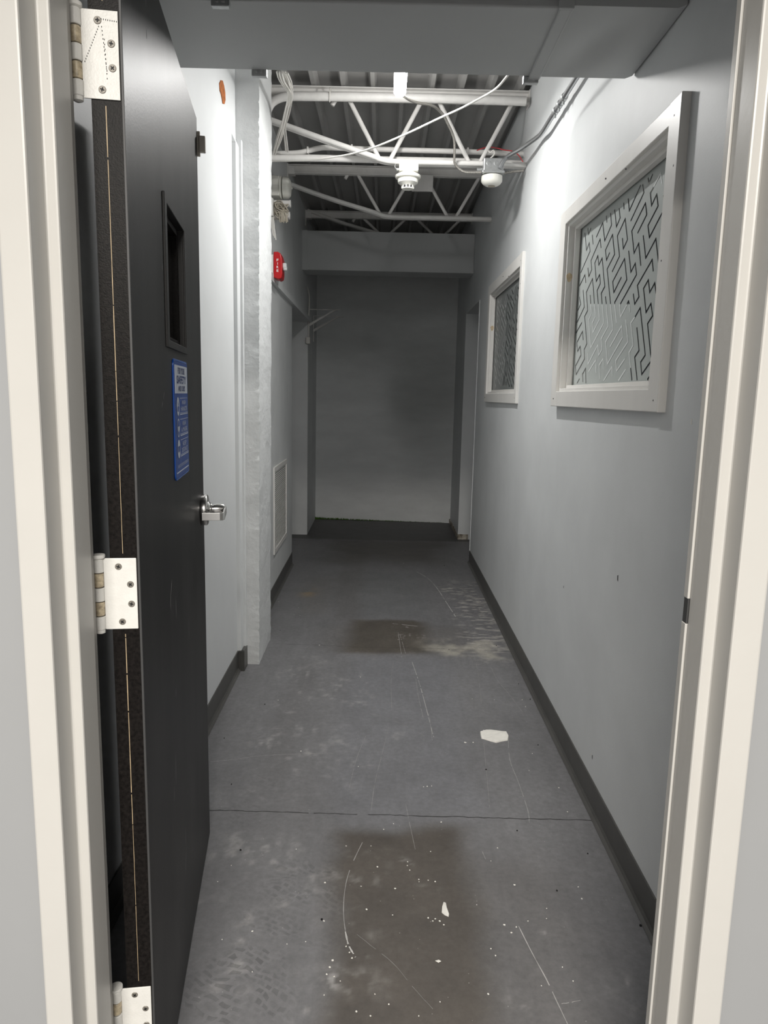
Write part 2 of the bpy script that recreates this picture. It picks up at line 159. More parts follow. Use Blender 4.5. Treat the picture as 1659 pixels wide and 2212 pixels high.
# ---------------------------------------------------------------- mesh helpers
class MB:
    def __init__(s): s.v = []; s.f = []; s.mi = []; s.m = 0
    def add(s, vs, fs):
        o = len(s.v); s.v += [tuple(v) for v in vs]; s.f += [tuple(i + o for i in f) for f in fs]; s.mi += [s.m] * len(fs); return s
    def box(s, x0, x1, y0, y1, z0, z1):
        x0, x1 = sorted((x0, x1)); y0, y1 = sorted((y0, y1)); z0, z1 = sorted((z0, z1))
        return s.add([(x0, y0, z0), (x1, y0, z0), (x1, y1, z0), (x0, y1, z0), (x0, y0, z1), (x1, y0, z1), (x1, y1, z1), (x0, y1, z1)],
                     [(3, 2, 1, 0), (4, 5, 6, 7), (0, 1, 5, 4), (1, 2, 6, 5), (2, 3, 7, 6), (3, 0, 4, 7)])
    def prism(s, poly, axis, a, b):
        # poly: 2-D points; axis 'z' -> (x,y), 'y' -> (x,z), 'x' -> (y,z)
        ar = sum(poly[i][0] * poly[(i + 1) % len(poly)][1] - poly[(i + 1) % len(poly)][0] * poly[i][1] for i in range(len(poly)))
        if ar < 0: poly = poly[::-1]
        if a > b: a, b = b, a
        def P(p, t): return {'z': (p[0], p[1], t), 'y': (p[0], t, p[1]), 'x': (t, p[0], p[1])}[axis]
        n = len(poly); vs = [P(p, a) for p in poly] + [P(p, b) for p in poly]
        fs = [tuple(range(n - 1, -1, -1)), tuple(range(n, 2 * n))] + [(i, (i + 1) % n, n + (i + 1) % n, n + i) for i in range(n)]
        if axis == 'y': fs = [f[::-1] for f in fs]
        return s.add(vs, fs)
    def tube(s, pts, r, seg=10, cap=True):
        pts = [Vector(p) for p in pts]; n = len(pts)
        rr = r if isinstance(r, (list, tuple)) else [r] * n
        t0 = (pts[1] - pts[0]).normalized()
        up = Vector((0, 0, 1)) if abs(t0.z) < .9 else Vector((1, 0, 0))
        u = t0.cross(up).normalized(); vs = []
        for i, p in enumerate(pts):
            t = ((pts[min(i + 1, n - 1)] - pts[i]).normalized() + (pts[i] - pts[max(i - 1, 0)]).normalized())
            t = t.normalized() if t.length > 1e-9 else t0
            u = (u - t * u.dot(t)).normalized(); w = t.cross(u)
            for k in range(seg):
                a = 2 * math.pi * k / seg; vs.append(p + (u * math.cos(a) + w * math.sin(a)) * rr[i])
        fs = [(i * seg + k, i * seg + (k + 1) % seg, (i + 1) * seg + (k + 1) % seg, (i + 1) * seg + k) for i in range(n - 1) for k in range(seg)]
        if cap: fs += [tuple(range(seg - 1, -1, -1)), tuple((n - 1) * seg + k for k in range(seg))]
        return s.add(vs, fs)
    def lathe(s, prof, c, axis='z', seg=32):
        # prof: (radius, height) along the axis from centre c
        vs = []; n = len(prof); c = Vector(c)
        for (r, h) in prof:
            for k in range(seg):
                a = 2 * math.pi * k / seg; x, y = r * math.cos(a), r * math.sin(a)
                vs.append(c + Vector({'z': (x, y, h), 'x': (h, x, y), 'y': (y, h, x)}[axis]))
        fs = [(i * seg + k, i * seg + (k + 1) % seg, (i + 1) * seg + (k + 1) % seg, (i + 1) * seg + k) for i in range(n - 1) for k in range(seg)]
        fs += [tuple(range(seg - 1, -1, -1)), tuple((n - 1) * seg + k for k in range(seg))]
        return s.add(vs, fs)
    def ring(s, axis, o, i, a, b):
        # one closed rectangular ring without inner seams; o, i = (u0,u1,v0,v1) outer and inner
        def P(u, v, t): return {'x': (t, u, v), 'y': (u, t, v), 'z': (u, v, t)}[axis]
        R = lambda q: [(q[0], q[2]), (q[1], q[2]), (q[1], q[3]), (q[0], q[3])]
        vs = [P(u, v, t) for t in (a, b) for q in (o, i) for u, v in R(q)]
        fs = []
        for k in range(4):
            m = (k + 1) % 4
            fs += [(m, k, 4 + k, 4 + m), (8 + k, 8 + m, 12 + m, 12 + k), (k, m, 8 + m, 8 + k), (4 + m, 4 + k, 12 + k, 12 + m)]
        if axis == 'y': fs = [f[::-1] for f in fs]
        return s.add(vs, fs)
    def ribbon(s, pts, w, plane, off):
        # flat line on a plane: plane 'x' -> pts (y,z); plane 'z' -> pts (x,y); mitred joints
        n = len(pts); L = []; Rr = []
        for i, p in enumerate(pts):
            p = Vector(p); d1 = (p - Vector(pts[i - 1])).normalized() if i else None
            d2 = (Vector(pts[i + 1]) - p).normalized() if i < n - 1 else None
            if d1 is None: d1 = d2
            if d2 is None: d2 = d1
            t = d1 + d2; t = t.normalized() if t.length > .2 else d1
            nn = Vector((-t.y, t.x)); k = min(2.5, 1 / max(.2, abs(nn.dot(Vector((-d1.y, d1.x))))))
            ww = w if not callable(w) else w(i / (n - 1))
            L.append(p + nn * ww * .5 * k); Rr.append(p - nn * ww * .5 * k)
        vs = []
        for q in L + Rr: vs.append((off, q.x, q.y) if plane == 'x' else (q.x, q.y, off))
        fs = [(i, n + i, n + i + 1, i + 1) for i in range(n - 1)]
        if plane == 'x': fs = [f[::-1] for f in fs]
        return s.add(vs, fs)

def mesh_obj(name, mb, mats, parent=None, origin=(0, 0, 0), bevel=0, smooth=False, seg=2):
    me = bpy.data.meshes.new(name)
    ox, oy, oz = origin
    me.from_pydata([(x - ox, y - oy, z - oz) for x, y, z in mb.v], [], mb.f)
    if not isinstance(mats, (list, tuple)): mats = [mats]
    for m in mats: me.materials.append(m)
    if len(mats) > 1: me.polygons.foreach_set('material_index', mb.mi)
    if smooth:
        me.polygons.foreach_set('use_smooth', [True] * len(me.polygons))
        me.set_sharp_from_angle(angle=math.radians(38))
    me.update()
    o = bpy.data.objects.new(name, me); C.objects.link(o)
    if parent is not None: o.parent = parent
    else: o.location = origin
    if bevel:
        b = o.modifiers.new('bevel', 'BEVEL'); b.width = bevel; b.segments = seg; b.limit_method = 'ANGLE'; b.angle_limit = math.radians(40)
        b.harden_normals = False
    return o
def tag(o, label=None, cat=None, group=None, kind=None):
    if label: o['label'] = label
    if cat: o['category'] = cat
    if group: o['group'] = group
    if kind: o['kind'] = kind
    return o
class Thing:
    # an Empty at the thing's base; parts are given in world coordinates
    def __init__(s, name, loc, label=None, cat=None, group=None, kind=None, local=False, rotz=0):
        s.e = bpy.data.objects.new(name, None); C.objects.link(s.e); s.e.empty_display_size = .05
        s.e.location = loc; s.e.rotation_euler = (0, 0, rotz); s.o = (0, 0, 0) if local else tuple(loc)
        tag(s.e, label, cat, group, kind)
    def part(s, name, mb, m, parent=None, **k):
        return mesh_obj(name, mb, m, parent if parent is not None else s.e, s.o, **k)
def solo(name, mb, m, base, label=None, cat=None, group=None, kind=None, **k):
    return tag(mesh_obj(name, mb, m, None, base, **k), label, cat, group, kind)
def struct(name, mb, m, label, cat, base=(0, 0, 0), **k):
    return solo(name, mb, m, base, label, cat, None, 'structure', **k)
def RX(y): return 0.7003 + 0.0053 * y
def LX(y): return -0.66 - 0.0075 * (y - 1.0)
def arc(cx, cy, r, a0, a1, n):
    return [(cx + r * math.cos(math.radians(a0 + (a1 - a0) * i / n)), cy + r * math.sin(math.radians(a0 + (a1 - a0) * i / n))) for i in range(n + 1)]
def rrect(x0, x1, y0, y1, r, n=5):
    return arc(x1 - r, y1 - r, r, 0, 90, n) + arc(x0 + r, y1 - r, r, 90, 180, n) + arc(x0 + r, y0 + r, r, 180, 270, n) + arc(x1 - r, y0 + r, r, 270, 360, n)
def catmull(pts, k=6):
    P = [Vector(p) for p in pts]; out = []
    for i in range(len(P) - 1):
        p0, p1, p2, p3 = P[max(i - 1, 0)], P[i], P[i + 1], P[min(i + 2, len(P) - 1)]
        for j in range(k):
            t = j / k
            out.append(.5 * ((2 * p1) + (p2 - p0) * t + (2 * p0 - 5 * p1 + 4 * p2 - p3) * t * t + (3 * p1 - p0 - 3 * p2 + p3) * t ** 3))
    return out + [P[-1]]
def text_mb(mb, body, x0, x1, z0, z1, y, facing='-y', bold=0.0):
    # lettering fitted into a box in the xz plane (facing -y)
    cu = bpy.data.curves.new('t', 'FONT'); cu.body = body; cu.size = 1; cu.offset = bold; cu.resolution_u = 3
    o = bpy.data.objects.new('t', cu); C.objects.link(o)
    dg = bpy.context.evaluated_depsgraph_get(); me = o.evaluated_get(dg).to_mesh()
    vs = [v.co.copy() for v in me.vertices]; fs = [tuple(p.vertices) for p in me.polygons]
    o.evaluated_get(dg).to_mesh_clear(); bpy.data.objects.remove(o); bpy.data.curves.remove(cu)
    a, b = min(v.x for v in vs), max(v.x for v in vs); c, d = min(v.y for v in vs), max(v.y for v in vs)
    mb.add([(x0 + (v.x - a) / (b - a) * (x1 - x0), y, z0 + (v.y - c) / (d - c) * (z1 - z0)) for v in vs], fs)

# ================================================================ THE ROOM SHELL
# floor: one slab whose wear map is a colour attribute (stains and wear keep their own shape)
def build_floor():
    xs = np.linspace(-0.95, 1.0, 250)
    ys = np.concatenate([np.linspace(-3.2, 1.0, 30, endpoint=False), 1.0 + 6.95 * np.linspace(0, 1, 760) ** 1.35])
    nx, ny = len(xs), len(ys)
    X, Y = np.meshgrid(xs, ys)
    # far outer margins so the slab reaches under the walls
    XX = X.copy(); XX[:, 0] = -2.4; XX[:, -1] = 2.4
    co = np.stack([XX.ravel(), Y.ravel(), np.zeros(nx * ny)], 1)
    idx = np.arange(nx * ny).reshape(ny, nx)
    quads = np.stack([idx[:-1, :-1], idx[:-1, 1:], idx[1:, 1:], idx[1:, :-1]], -1).reshape(-1, 4)
    rng = np.random.RandomState(3)
    def vnoise(sx, sy, seed):
        r = np.random.RandomState(seed); g = r.rand(90, 90)
        u = (X - xs[0]) / sx; v = (Y + 3.3) / sy
        iu = np.floor(u).astype(int); iv = np.floor(v).astype(int); fu = u - iu; fv = v - iv
        fu = fu * fu * (3 - 2 * fu); fv = fv * fv * (3 - 2 * fv)
        G = lambda a, b: g[a % 90, b % 90]
        return (G(iv, iu) * (1 - fu) + G(iv, iu + 1) * fu) * (1 - fv) + (G(iv + 1, iu) * (1 - fu) + G(iv + 1, iu + 1) * fu) * fv
    def fbm(s, seed, st=1.0):
        return (vnoise(s, s * st, seed) + .5 * vnoise(s / 2, s * st / 2, seed + 1) + .25 * vnoise(s / 4, s * st / 4, seed + 2) + .125 * vnoise(s / 8, s * st / 8, seed + 3)) / 1.875
    def sm(v, a, b): t = np.clip((v - a) / (b - a), 0, 1); return t * t * (3 - 2 * t)
    def patch(x0, x1, y0, y1, ex, ey, wob=.05, seed=5):
        w = (fbm(.25, seed) - .5) * wob * 2
        return sm(X + w, x0 - ex, x0 + ex) * (1 - sm(X + w, x1 - ex, x1 + ex)) * sm(Y + w, y0 - ey, y0 + ey) * (1 - sm(Y + w, y1 - ey, y1 + ey))
    base = np.array([0.166, 0.1645, 0.170]); col = np.tile(base, (ny, nx, 1))
    n1 = fbm(.5, 11); n2 = fbm(.09, 21); n3 = fbm(.2, 31, 3.0)
    n5 = fbm(.03, 41); n6 = vnoise(.018, .12, 91)
    col *= (0.70 + .30 * n1 + .16 * n2 + .16 * n5 + .10 * n6)[..., None]
    def blend(mask, c):
        nonlocal col
        col = col * (1 - mask[..., None]) + np.array(c) * 1.14 * mask[..., None] * (0.75 + .5 * n2)[..., None]
    # brown worn rectangles where mats used to lie
    blend(patch(-.11, .27, 1.0, 2.07, .06, .04) * .92, (0.070, 0.059, 0.049))
    blend(patch(.20, .52, 1.1, 1.95, .12, .10, .1) * .32, (0.095, 0.085, 0.076))
    blend(patch(-.17, .27, 3.62, 4.17, .07, .03) * .88, (0.072, 0.062, 0.050))
    blend(patch(-.30, .50, 3.62, 4.05, .10, .08) * .35, (0.085, 0.076, 0.064))
    blend(patch(-.30, -.12, 4.1, 6.3, .05, .15) * .30, (0.085, 0.078, 0.070))
    blend(patch(-.45, .55, 5.7, 6.7, .18, .25, .15) * .70, (0.065, 0.058, 0.050))
    blend(patch(-1, 1, 6.62, 9, .05, .03, .01) * .80, (0.050, 0.048, 0.047))
    blend(patch(-.50, -.34, 4.25, 5.2, .06, .1) * .25, (0.13, 0.12, 0.105))
    blend(np.exp(-(((X + .48) / .05) ** 2 + ((Y - 4.75) / .10) ** 2)) * .6 * sm(n2, .3, .6), (0.24, 0.17, 0.09))
    blend(patch(-.42, -.30, 2.3, 3.5, .05, .2) * .22, (0.10, 0.095, 0.092))
    # cleaner grey-blue lane
    blend(patch(-.15, .35, 2.10, 3.55, .08, .08) * .35, (0.150, 0.154, 0.172))
    blend(patch(-.13, .30, 4.22, 5.4, .05, .06) * .5, (0.135, 0.138, 0.142))
    # pale dusty drags near the right wall
    st = sm(fbm(.05, 61, .35), .48, .75)
    blend(patch(.46, .74, 3.62, 5.1, .07, .2, .12) * st * .55, (0.46, 0.44, 0.40))
    blend(patch(.25, .74, 3.58, 3.84, .12, .05, .06) * sm(n2, .35, .75) * .6, (0.36, 0.34, 0.29))
    blend(patch(-.48, -.05, 2.2, 3.6, .12, .2, .1) * sm(n5, .55, .85) * sm(n2, .4, .7) * .45, (0.36, 0.35, 0.34))
    blend(patch(-.5, .0, 1.2, 2.1, .15, .1, .1) * sm(n5, .5, .85) * sm(n2, .4, .7) * .5, (0.33, 0.32, 0.31))
    # chalky scuff marks
    for (cx, cy, rx, ry, a) in ((-.10, 1.47, .035, .03, .7), (-.03, 1.56, .018, .03, .9), (.15, 1.66, .03, .022, .9), (.44, 1.62, .03, .03, .55), (.37, 1.52, .02, .03, .35),
                                (.10, 1.90, .03, .02, .5), (.13, 1.80, .05, .03, .35), (-.25, 2.75, .07, .05, .45), (.12, 2.68, .08, .05, .35), (-.05, 2.46, .05, .02, .6), (.14, 4.05, .06, .03, .6),
                                (.20, 3.9, .10, .05, .45), (-.2, 1.30, .12, .02, .5), (.35, 1.42, .04, .03, .4), (-.37, 3.3, .09, .10, .4), (-.42, 2.62, .06, .06, .5), (.6, 1.45, .04, .05, .4), (-.35, 1.95, .10, .05, .4)):
        blend(np.exp(-(((X - cx) / rx) ** 2 + ((Y - cy) / ry) ** 2)) * a * sm(fbm(.022, 71), .50, .70) * sm(n6, .3, .7), (0.40, 0.39, 0.38))
    tread = np.zeros((ny, nx))
    for (cx, cy, rx, ry, a) in ((-.27, 1.52, .12, .16, 1), (-.20, 1.80, .10, .10, .8), (-.33, 1.40, .10, .10, .9), (-.42, 2.2, .06, .12, .5), (-.14, 1.66, .07, .10, .7), (-.36, 2.32, .07, .06, .5), (-.10, 2.15, .07, .08, .3)):
        tread = np.maximum(tread, a * np.exp(-(((X - cx) / rx) ** 4 + ((Y - cy) / ry) ** 4)) * sm(fbm(.08, 81), .30, .5))
    # scratches and joints, as ribbons of the same slab lying a hair above it
    rb = MB(); cols = []
    def emit(pts, w, z, c, jag=0, gap=0):
        pp = [Vector(p[:2]) for p in pts]; dense = []
        for i in range(len(pp) - 1):
            L = (pp[i + 1] - pp[i]).length; k = max(1, int(L / .015))
            for j in range(k): dense.append(pp[i].lerp(pp[i + 1], j / k) + Vector((0, random.uniform(-jag, jag))))
        dense.append(pp[-1])
        run = []
        for i, p in enumerate(dense):
            if gap and random.random() < gap:
                if len(run) > 1: go(run, w, z, c)
                run = []
            run.append((p.x, p.y)) if True else None
        if len(run) > 1: go(run, w, z, c)
    def go(run, w, z, c):
        n0 = len(rb.v); rb.ribbon(run, lambda t: w * random.uniform(.5, 1.15), 'z', z)
        f = random.uniform(.8, 1.1)
        cols.extend([[c[0] * f, c[1] * f, c[2] * f]] * (len(rb.v) - n0))
    for w, pts in SCRATCH:
        g = .29 + .27 * min(1, max(0, (w - .0014) / .0026))
        emit([(p.x, p.y) for p in catmull([(a[0], a[1], 0) for a in pts], 4)], w * .95, .0004, (g, g * .98, g * .95), .0009, .10)
    for w, pts in CRACK: emit(pts, w, .0006, (0.028, 0.027, 0.026), .0022, .04)
    nv = nx * ny
    co = np.concatenate([co, np.array(rb.v)]); rf = [[a + nv for a in f] for f in rb.f]
    me = bpy.data.meshes.new('floor')
    allf = np.concatenate([quads, np.array(rf)])
    me.vertices.add(len(co)); me.vertices.foreach_set('co', co.ravel())
    me.loops.add(allf.size); me.loops.foreach_set('vertex_index', allf.ravel().astype(np.int32))
    me.polygons.add(len(allf)); me.polygons.foreach_set('loop_start', np.arange(0, allf.size, 4, dtype=np.int32))
    me.polygons.foreach_set('loop_total', np.full(len(allf), 4, np.int32))
    me.update(calc_edges=True); me.validate()
    ca = me.color_attributes.new('wear', 'FLOAT_COLOR', 'POINT')
    full = np.ones((len(co), 4)); full[:nv, :3] = col.reshape(-1, 3); full[nv:, :3] = np.array(cols)
    ca.data.foreach_set('color', full.ravel())
    ta = me.attributes.new('tread', 'FLOAT', 'POINT'); tv = np.zeros(len(co)); tv[:nv] = tread.ravel(); ta.data.foreach_set('value', tv)
    m = bpy.data.materials.new('worn_grey_floor_paint'); m.use_nodes = True; nt = m.node_tree; b = nt.nodes['Principled BSDF']
    N = nt.nodes.new; Lk = nt.links.new
    at = N('ShaderNodeVertexColor'); at.layer_name = 'wear'
    tc = N('ShaderNodeTexCoord')
    no = N('ShaderNodeTexNoise'); no.inputs['Scale'].default_value = 55; no.inputs['Detail'].default_value = 8; no.inputs['Roughness'].default_value = .7
    Lk(tc.outputs['Object'], no.inputs['Vector'])
    mr = N('ShaderNodeMapRange'); mr.inputs['From Min'].default_value = .25; mr.inputs['From Max'].default_value = .75; mr.inputs['To Min'].default_value = .80; mr.inputs['To Max'].default_value = 1.18
    Lk(no.outputs['Fac'], mr.inputs['Value'])
    mul = N('ShaderNodeVectorMath'); mul.operation = 'SCALE'; Lk(at.outputs['Color'], mul.inputs[0]); Lk(mr.outputs[0], mul.inputs['Scale'])
    # boot-tread blocks
    tr = N('ShaderNodeAttribute'); tr.attribute_name = 'tread'
    mp = N('ShaderNodeMapping'); mp.inputs['Rotation'].default_value = (0, 0, .5); Lk(tc.outputs['Object'], mp.inputs['Vector'])
    nd = N('ShaderNodeTexNoise'); nd.inputs['Scale'].default_value = 9; Lk(tc.outputs['Object'], nd.inputs['Vector'])
    ad = N('ShaderNodeVectorMath'); ad.operation = 'MULTIPLY_ADD'; ad.inputs[1].default_value = (.09, .09, 0); Lk(nd.outputs['Color'], ad.inputs[0]); Lk(mp.outputs[0], ad.inputs[2])
    br = N('ShaderNodeTexBrick'); br.inputs['Scale'].default_value = 16; br.inputs['Color1'].default_value = (.70, .70, .70, 1); br.inputs['Color2'].default_value = (.95, .95, .95, 1); br.inputs['Mortar'].default_value = (1.06, 1.06, 1.06, 1)
    br.inputs['Mortar Size'].default_value = .07; br.inputs['Brick Width'].default_value = .45; br.inputs['Row Height'].default_value = .3
    Lk(ad.outputs[0], br.inputs['Vector'])
    mt = N('ShaderNodeMix'); mt.data_type = 'RGBA'; mt.inputs['A'].default_value = (1, 1, 1, 1); Lk(tr.outputs['Fac'], mt.inputs['Factor']); Lk(br.outputs['Color'], mt.inputs['B'])
    m2 = N('ShaderNodeMix'); m2.data_type = 'RGBA'; m2.blend_type = 'MULTIPLY'; m2.inputs['Factor'].default_value = 1
    Lk(mul.outputs[0], m2.inputs['A']); Lk(mt.outputs['Result'], m2.inputs['B'])
    # fine pale grit
    vo = N('ShaderNodeTexVoronoi'); vo.inputs['Scale'].default_value = 42; Lk(tc.outputs['Object'], vo.inputs['Vector'])
    lt = N('ShaderNodeMath'); lt.operation = 'LESS_THAN'; lt.inputs[1].default_value = .055; Lk(vo.outputs['Distance'], lt.inputs[0])
    n4 = N('ShaderNodeTexNoise'); n4.inputs['Scale'].default_value = 4; Lk(tc.outputs['Object'], n4.inputs['Vector'])
    gt = N('ShaderNodeMath'); gt.operation = 'GREATER_THAN'; gt.inputs[1].default_value = .52; Lk(n4.outputs['Fac'], gt.inputs[0])
    m3 = N('ShaderNodeMath'); m3.operation = 'MULTIPLY'; Lk(lt.outputs[0], m3.inputs[0]); Lk(gt.outputs[0], m3.inputs[1])
    m4 = N('ShaderNodeMath'); m4.operation = 'MULTIPLY'; m4.inputs[1].default_value = .45; Lk(m3.outputs[0], m4.inputs[0])
    m5 = N('ShaderNodeMix'); m5.data_type = 'RGBA'; m5.inputs['B'].default_value = (.55, .53, .50, 1); Lk(m4.outputs[0], m5.inputs['Factor']); Lk(m2.outputs['Result'], m5.inputs['A'])
    Lk(m5.outputs['Result'], b.inputs['Base Color'])
    b.inputs['Roughness'].default_value = .5; b.inputs['Specular IOR Level'].default_value = .35
    bp = N('ShaderNodeBump'); bp.inputs['Strength'].default_value = .12; bp.inputs['Distance'].default_value = .002; Lk(no.outputs['Fac'], bp.inputs['Height']); Lk(bp.outputs[0], b.inputs['Normal'])
    me.materials.append(m)
    o = bpy.data.objects.new('floor', me); C.objects.link(o)
    tag(o, 'worn grey painted concrete floor with brown patches and scratches', 'floor', None, 'structure')
build_floor()

def wall_cells(mb, axis_x, thick, ys, zs, holes, xfun):
    # wall along Y made of boxes between grid lines, skipping the holes; xfun(y) is its inner face
    for i in range(len(ys) - 1):
        for j in range(len(zs) - 1):
            yc = (ys[i] + ys[i + 1]) / 2; zc = (zs[j] + zs[j + 1]) / 2
            if any(h[0] < yc < h[1] and h[2] < zc < h[3] for h in holes): continue
            a0, a1 = xfun(ys[i]), xfun(ys[i + 1]); z0, z1 = zs[j], zs[j + 1]; y0, y1 = ys[i], ys[i + 1]; t = thick
            mb.add([(a0, y0, z0), (a0 + t, y0, z0), (a1 + t, y1, z0), (a1, y1, z0), (a0, y0, z1), (a0 + t, y0, z1), (a1 + t, y1, z1), (a1, y1, z1)],
                   [(3, 2, 1, 0), (4, 5, 6, 7), (0, 1, 5, 4), (1, 2, 6, 5), (2, 3, 7, 6), (3, 0, 4, 7)] if t > 0 else
                   [(0, 1, 2, 3), (7, 6, 5, 4), (4, 5, 1, 0), (5, 6, 2, 1), (6, 7, 3, 2), (7, 4, 0, 3)])
CEIL = 2.93
W1 = (1.895, 2.925, 1.356, 2.002); W2 = (3.955, 5.075, 1.356, 2.015)
mb = MB(); wall_cells(mb, 0, .11, [1.07, W1[0], W1[1], W2[0], W2[1], 5.77, 6.73, 7.75], [0, W1[2], W1[3], W2[3], 2.077, CEIL],
                      [(W1[0], W1[1], W1[2], W1[3]), (W2[0], W2[1], W2[2], W2[3]), (5.77, 6.73, 0, 2.077)], RX)
wall_right = struct('wall_right', mb, M['wall_r'], 'smooth grey painted right corridor wall holding two framed windows', 'wall')
mb = MB()
for k, (y, z) in enumerate([(2.228, 0.177), (2.216, 0.171), (3.398, 0.402), (2.72, 0.612), (1.67, 1.285), (2.097, 0.806), (3.433, 0.828)]):
    mb.m = k % 2; x = RX(y) - .0006; s = .004 + .002 * (k % 3); mb.prism([(y - s * .5, z - s), (y + s * .4, z - s * .6), (y + s * .6, z + s), (y - s * .3, z + s * 1.4)], 'x', x, x + .002)
mesh_obj('paint_chip', mb, [M['flake'], M['dgrey']], wall_right)
mb = MB(); wall_cells(mb, 0, -.11, [1.07, 3.45], [0, CEIL], [], LX)
wall_left = struct('wall_left', mb, M['wall_l'], 'pale grey painted wall between the black door and the rough pier', 'wall')
mb = MB(); wall_cells(mb, 0, -.11, [3.70, 5.56, 6.80, 7.85], [0, 1.985, CEIL], [(5.56, 6.80, 0, 1.985)], LX)
struct('wall_left_far', mb, M['wall_f'], 'grey left wall beyond the rough pier with vent grille and side opening', 'wall')
mb = MB(); mb.add([(-.83, 7.745, 0), (.86, 7.60, 0), (.86, 7.75, 0), (-.83, 7.9, 0), (-.83, 7.745, CEIL), (.86, 7.60, CEIL), (.86, 7.75, CEIL), (-.83, 7.9, CEIL)],
                  [(3, 2, 1, 0), (4, 5, 6, 7), (0, 1, 5, 4), (1, 2, 6, 5), (2, 3, 7, 6), (3, 0, 4, 7)])
struct('wall_back', mb, M['block'], 'dark grey painted block wall closing the corridor end', 'wall')
# side openings: far jamb returns and the dim rooms behind them
mb = MB(); mb.box(-2.2, LX(6.8) + .002, 6.796, 6.90, 0, 2.06)
struct('wall_left_return', mb, M['wall_f'], 'grey return wall facing the viewer inside the far left opening', 'wall', bevel=.004)
mb = MB(); mb.box(-2.3, -2.2, 5.2, 6.9, 0, 2.3); mb.box(-2.3, LX(5.2) - .11, 5.1, 5.2, 0, 2.3); mb.box(-2.3, LX(5) - .11, 5.1, 6.9, 2.06, 2.3)
struct('wall_left_room', mb, M['wall_f'], 'dim side room walls behind the far left opening', 'wall')
mb = MB(); mb.box(RX(6.73) - .002, 2.2, 6.726, 6.83, 0, 2.1)
struct('wall_right_return', mb, M['wall_r'], 'grey return wall facing the viewer inside the far right opening', 'wall')
mb = MB(); mb.box(2.2, 2.3, 5.3, 6.83, 0, 2.3); mb.box(RX(5.5) + .11, 2.3, 5.3, 5.4, 0, 2.3); mb.box(RX(5.5) + .11, 2.3, 5.3, 6.83, 2.1, 2.3)
struct('wall_right_room', mb, M['wall_f'], 'dim side room walls behind the far right opening', 'wall')
# near room the photograph is taken from
mb = MB(); OX0, OX1, OZ = -.455, .492, 2.05
for (a, b, c, d) in ((-2.4, OX0, 0, CEIL), (OX1, 2.4, 0, CEIL), (OX0, OX1, OZ, CEIL)): mb.box(a, b, .948, 1.065, c, d)
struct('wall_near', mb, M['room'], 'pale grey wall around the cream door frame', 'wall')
mb = MB(); mb.box(-2.4, -2.3, -3.2, .948, 0, 2.75); mb.box(2.3, 2.4, -3.2, .948, 0, 2.75); mb.box(-2.4, 2.4, -3.3, -3.2, 0, 2.75)
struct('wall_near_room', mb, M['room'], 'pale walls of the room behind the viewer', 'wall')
mb = MB(); mb.box(-2.4, 2.4, -3.3, .948, 2.75, 2.85)
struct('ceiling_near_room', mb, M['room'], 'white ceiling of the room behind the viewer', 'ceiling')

# corrugated roof deck
mb = MB(); prof = []; pitch = .152; k0 = -.542 - pitch * 3
zl, zh = 2.889, 2.932
for k in range(13):
    c = k0 + k * pitch
    prof += [(c - .024, zh), (c - .010, zl), (c + .010, zl), (c + .024, zh)]
poly = prof + [(prof[-1][0], zh + .02), (prof[0][0], zh + .02)]
for i in range(len(prof) - 1):
    (x0, z0), (x1, z1) = prof[i], prof[i + 1]
    mb.add([(x0, 1.0, z0), (x1, 1.0, z1), (x1, 7.9, z1), (x0, 7.9, z0)], [(0, 1, 2, 3)])
mb.box(prof[0][0], prof[-1][0], 1.0, 7.9, zh + .012, zh + .03)
struct('ceiling', mb, M['deck'], 'grey corrugated metal roof deck above the corridor', 'ceiling')

# door frame (hollow metal profile)
def jamb(xf, xo, s):   # xf opening face, xo outer edge, s = direction into the opening
    return [(xo, .93), (xf, .93), (xf, .978), (xf + s * .016, .978), (xf + s * .016, 1.034), (xf, 1.034), (xf, 1.083), (xo, 1.083)]
fr = Thing('trim_1', (0, .93, 0), 'cream painted steel door frame around the open doorway', 'door frame', None, 'structure')
mb = MB(); mb.prism(jamb(-.438, -.477, 1), 'z', 0, 2.08); fr.part('jamb', mb, M['cream'], bevel=.003)
mb = MB(); mb.prism(jamb(.475, .516, -1), 'z', 0, 2.08); fr.part('jamb', mb, M['cream'], bevel=.003)
mb = MB(); mb.prism([(.93, 2.08), (.93, 2.035), (.978, 2.035), (.978, 2.019), (1.034, 2.019), (1.034, 2.035), (1.083, 2.035), (1.083, 2.08)], 'x', -.438, .475); fr.part('head', mb, M['cream'], bevel=.003)
mb = MB(); mb.box(.456, .475, 1.034, 1.048, .0, 1.005); mb.box(.456, .475, 1.034, 1.048, 1.043, 2.03); fr.part('strike_strip', mb, M['cream'], bevel=.001)
mb = MB(); mb.box(.457, .475, 1.034, 1.047, 1.005, 1.043); tag(fr.part('strike_hole_shade', mb, M['dgrey']), 'dark box coloured as the shaded strike hole')  # solid dark box, its colour stands for the shade in the strike hole

# soffit beam, duct
mb = MB(); mb.box(-.70, RX(6.3) - .001, 6.27, 6.53, 2.355, 2.668); mb.box(-.70, -.655, 6.265, 6.3, 2.352, 2.671)
struct('beam_far', mb, M['duct'], 'boxed grey beam across the far end of the corridor', 'beam', bevel=.003)

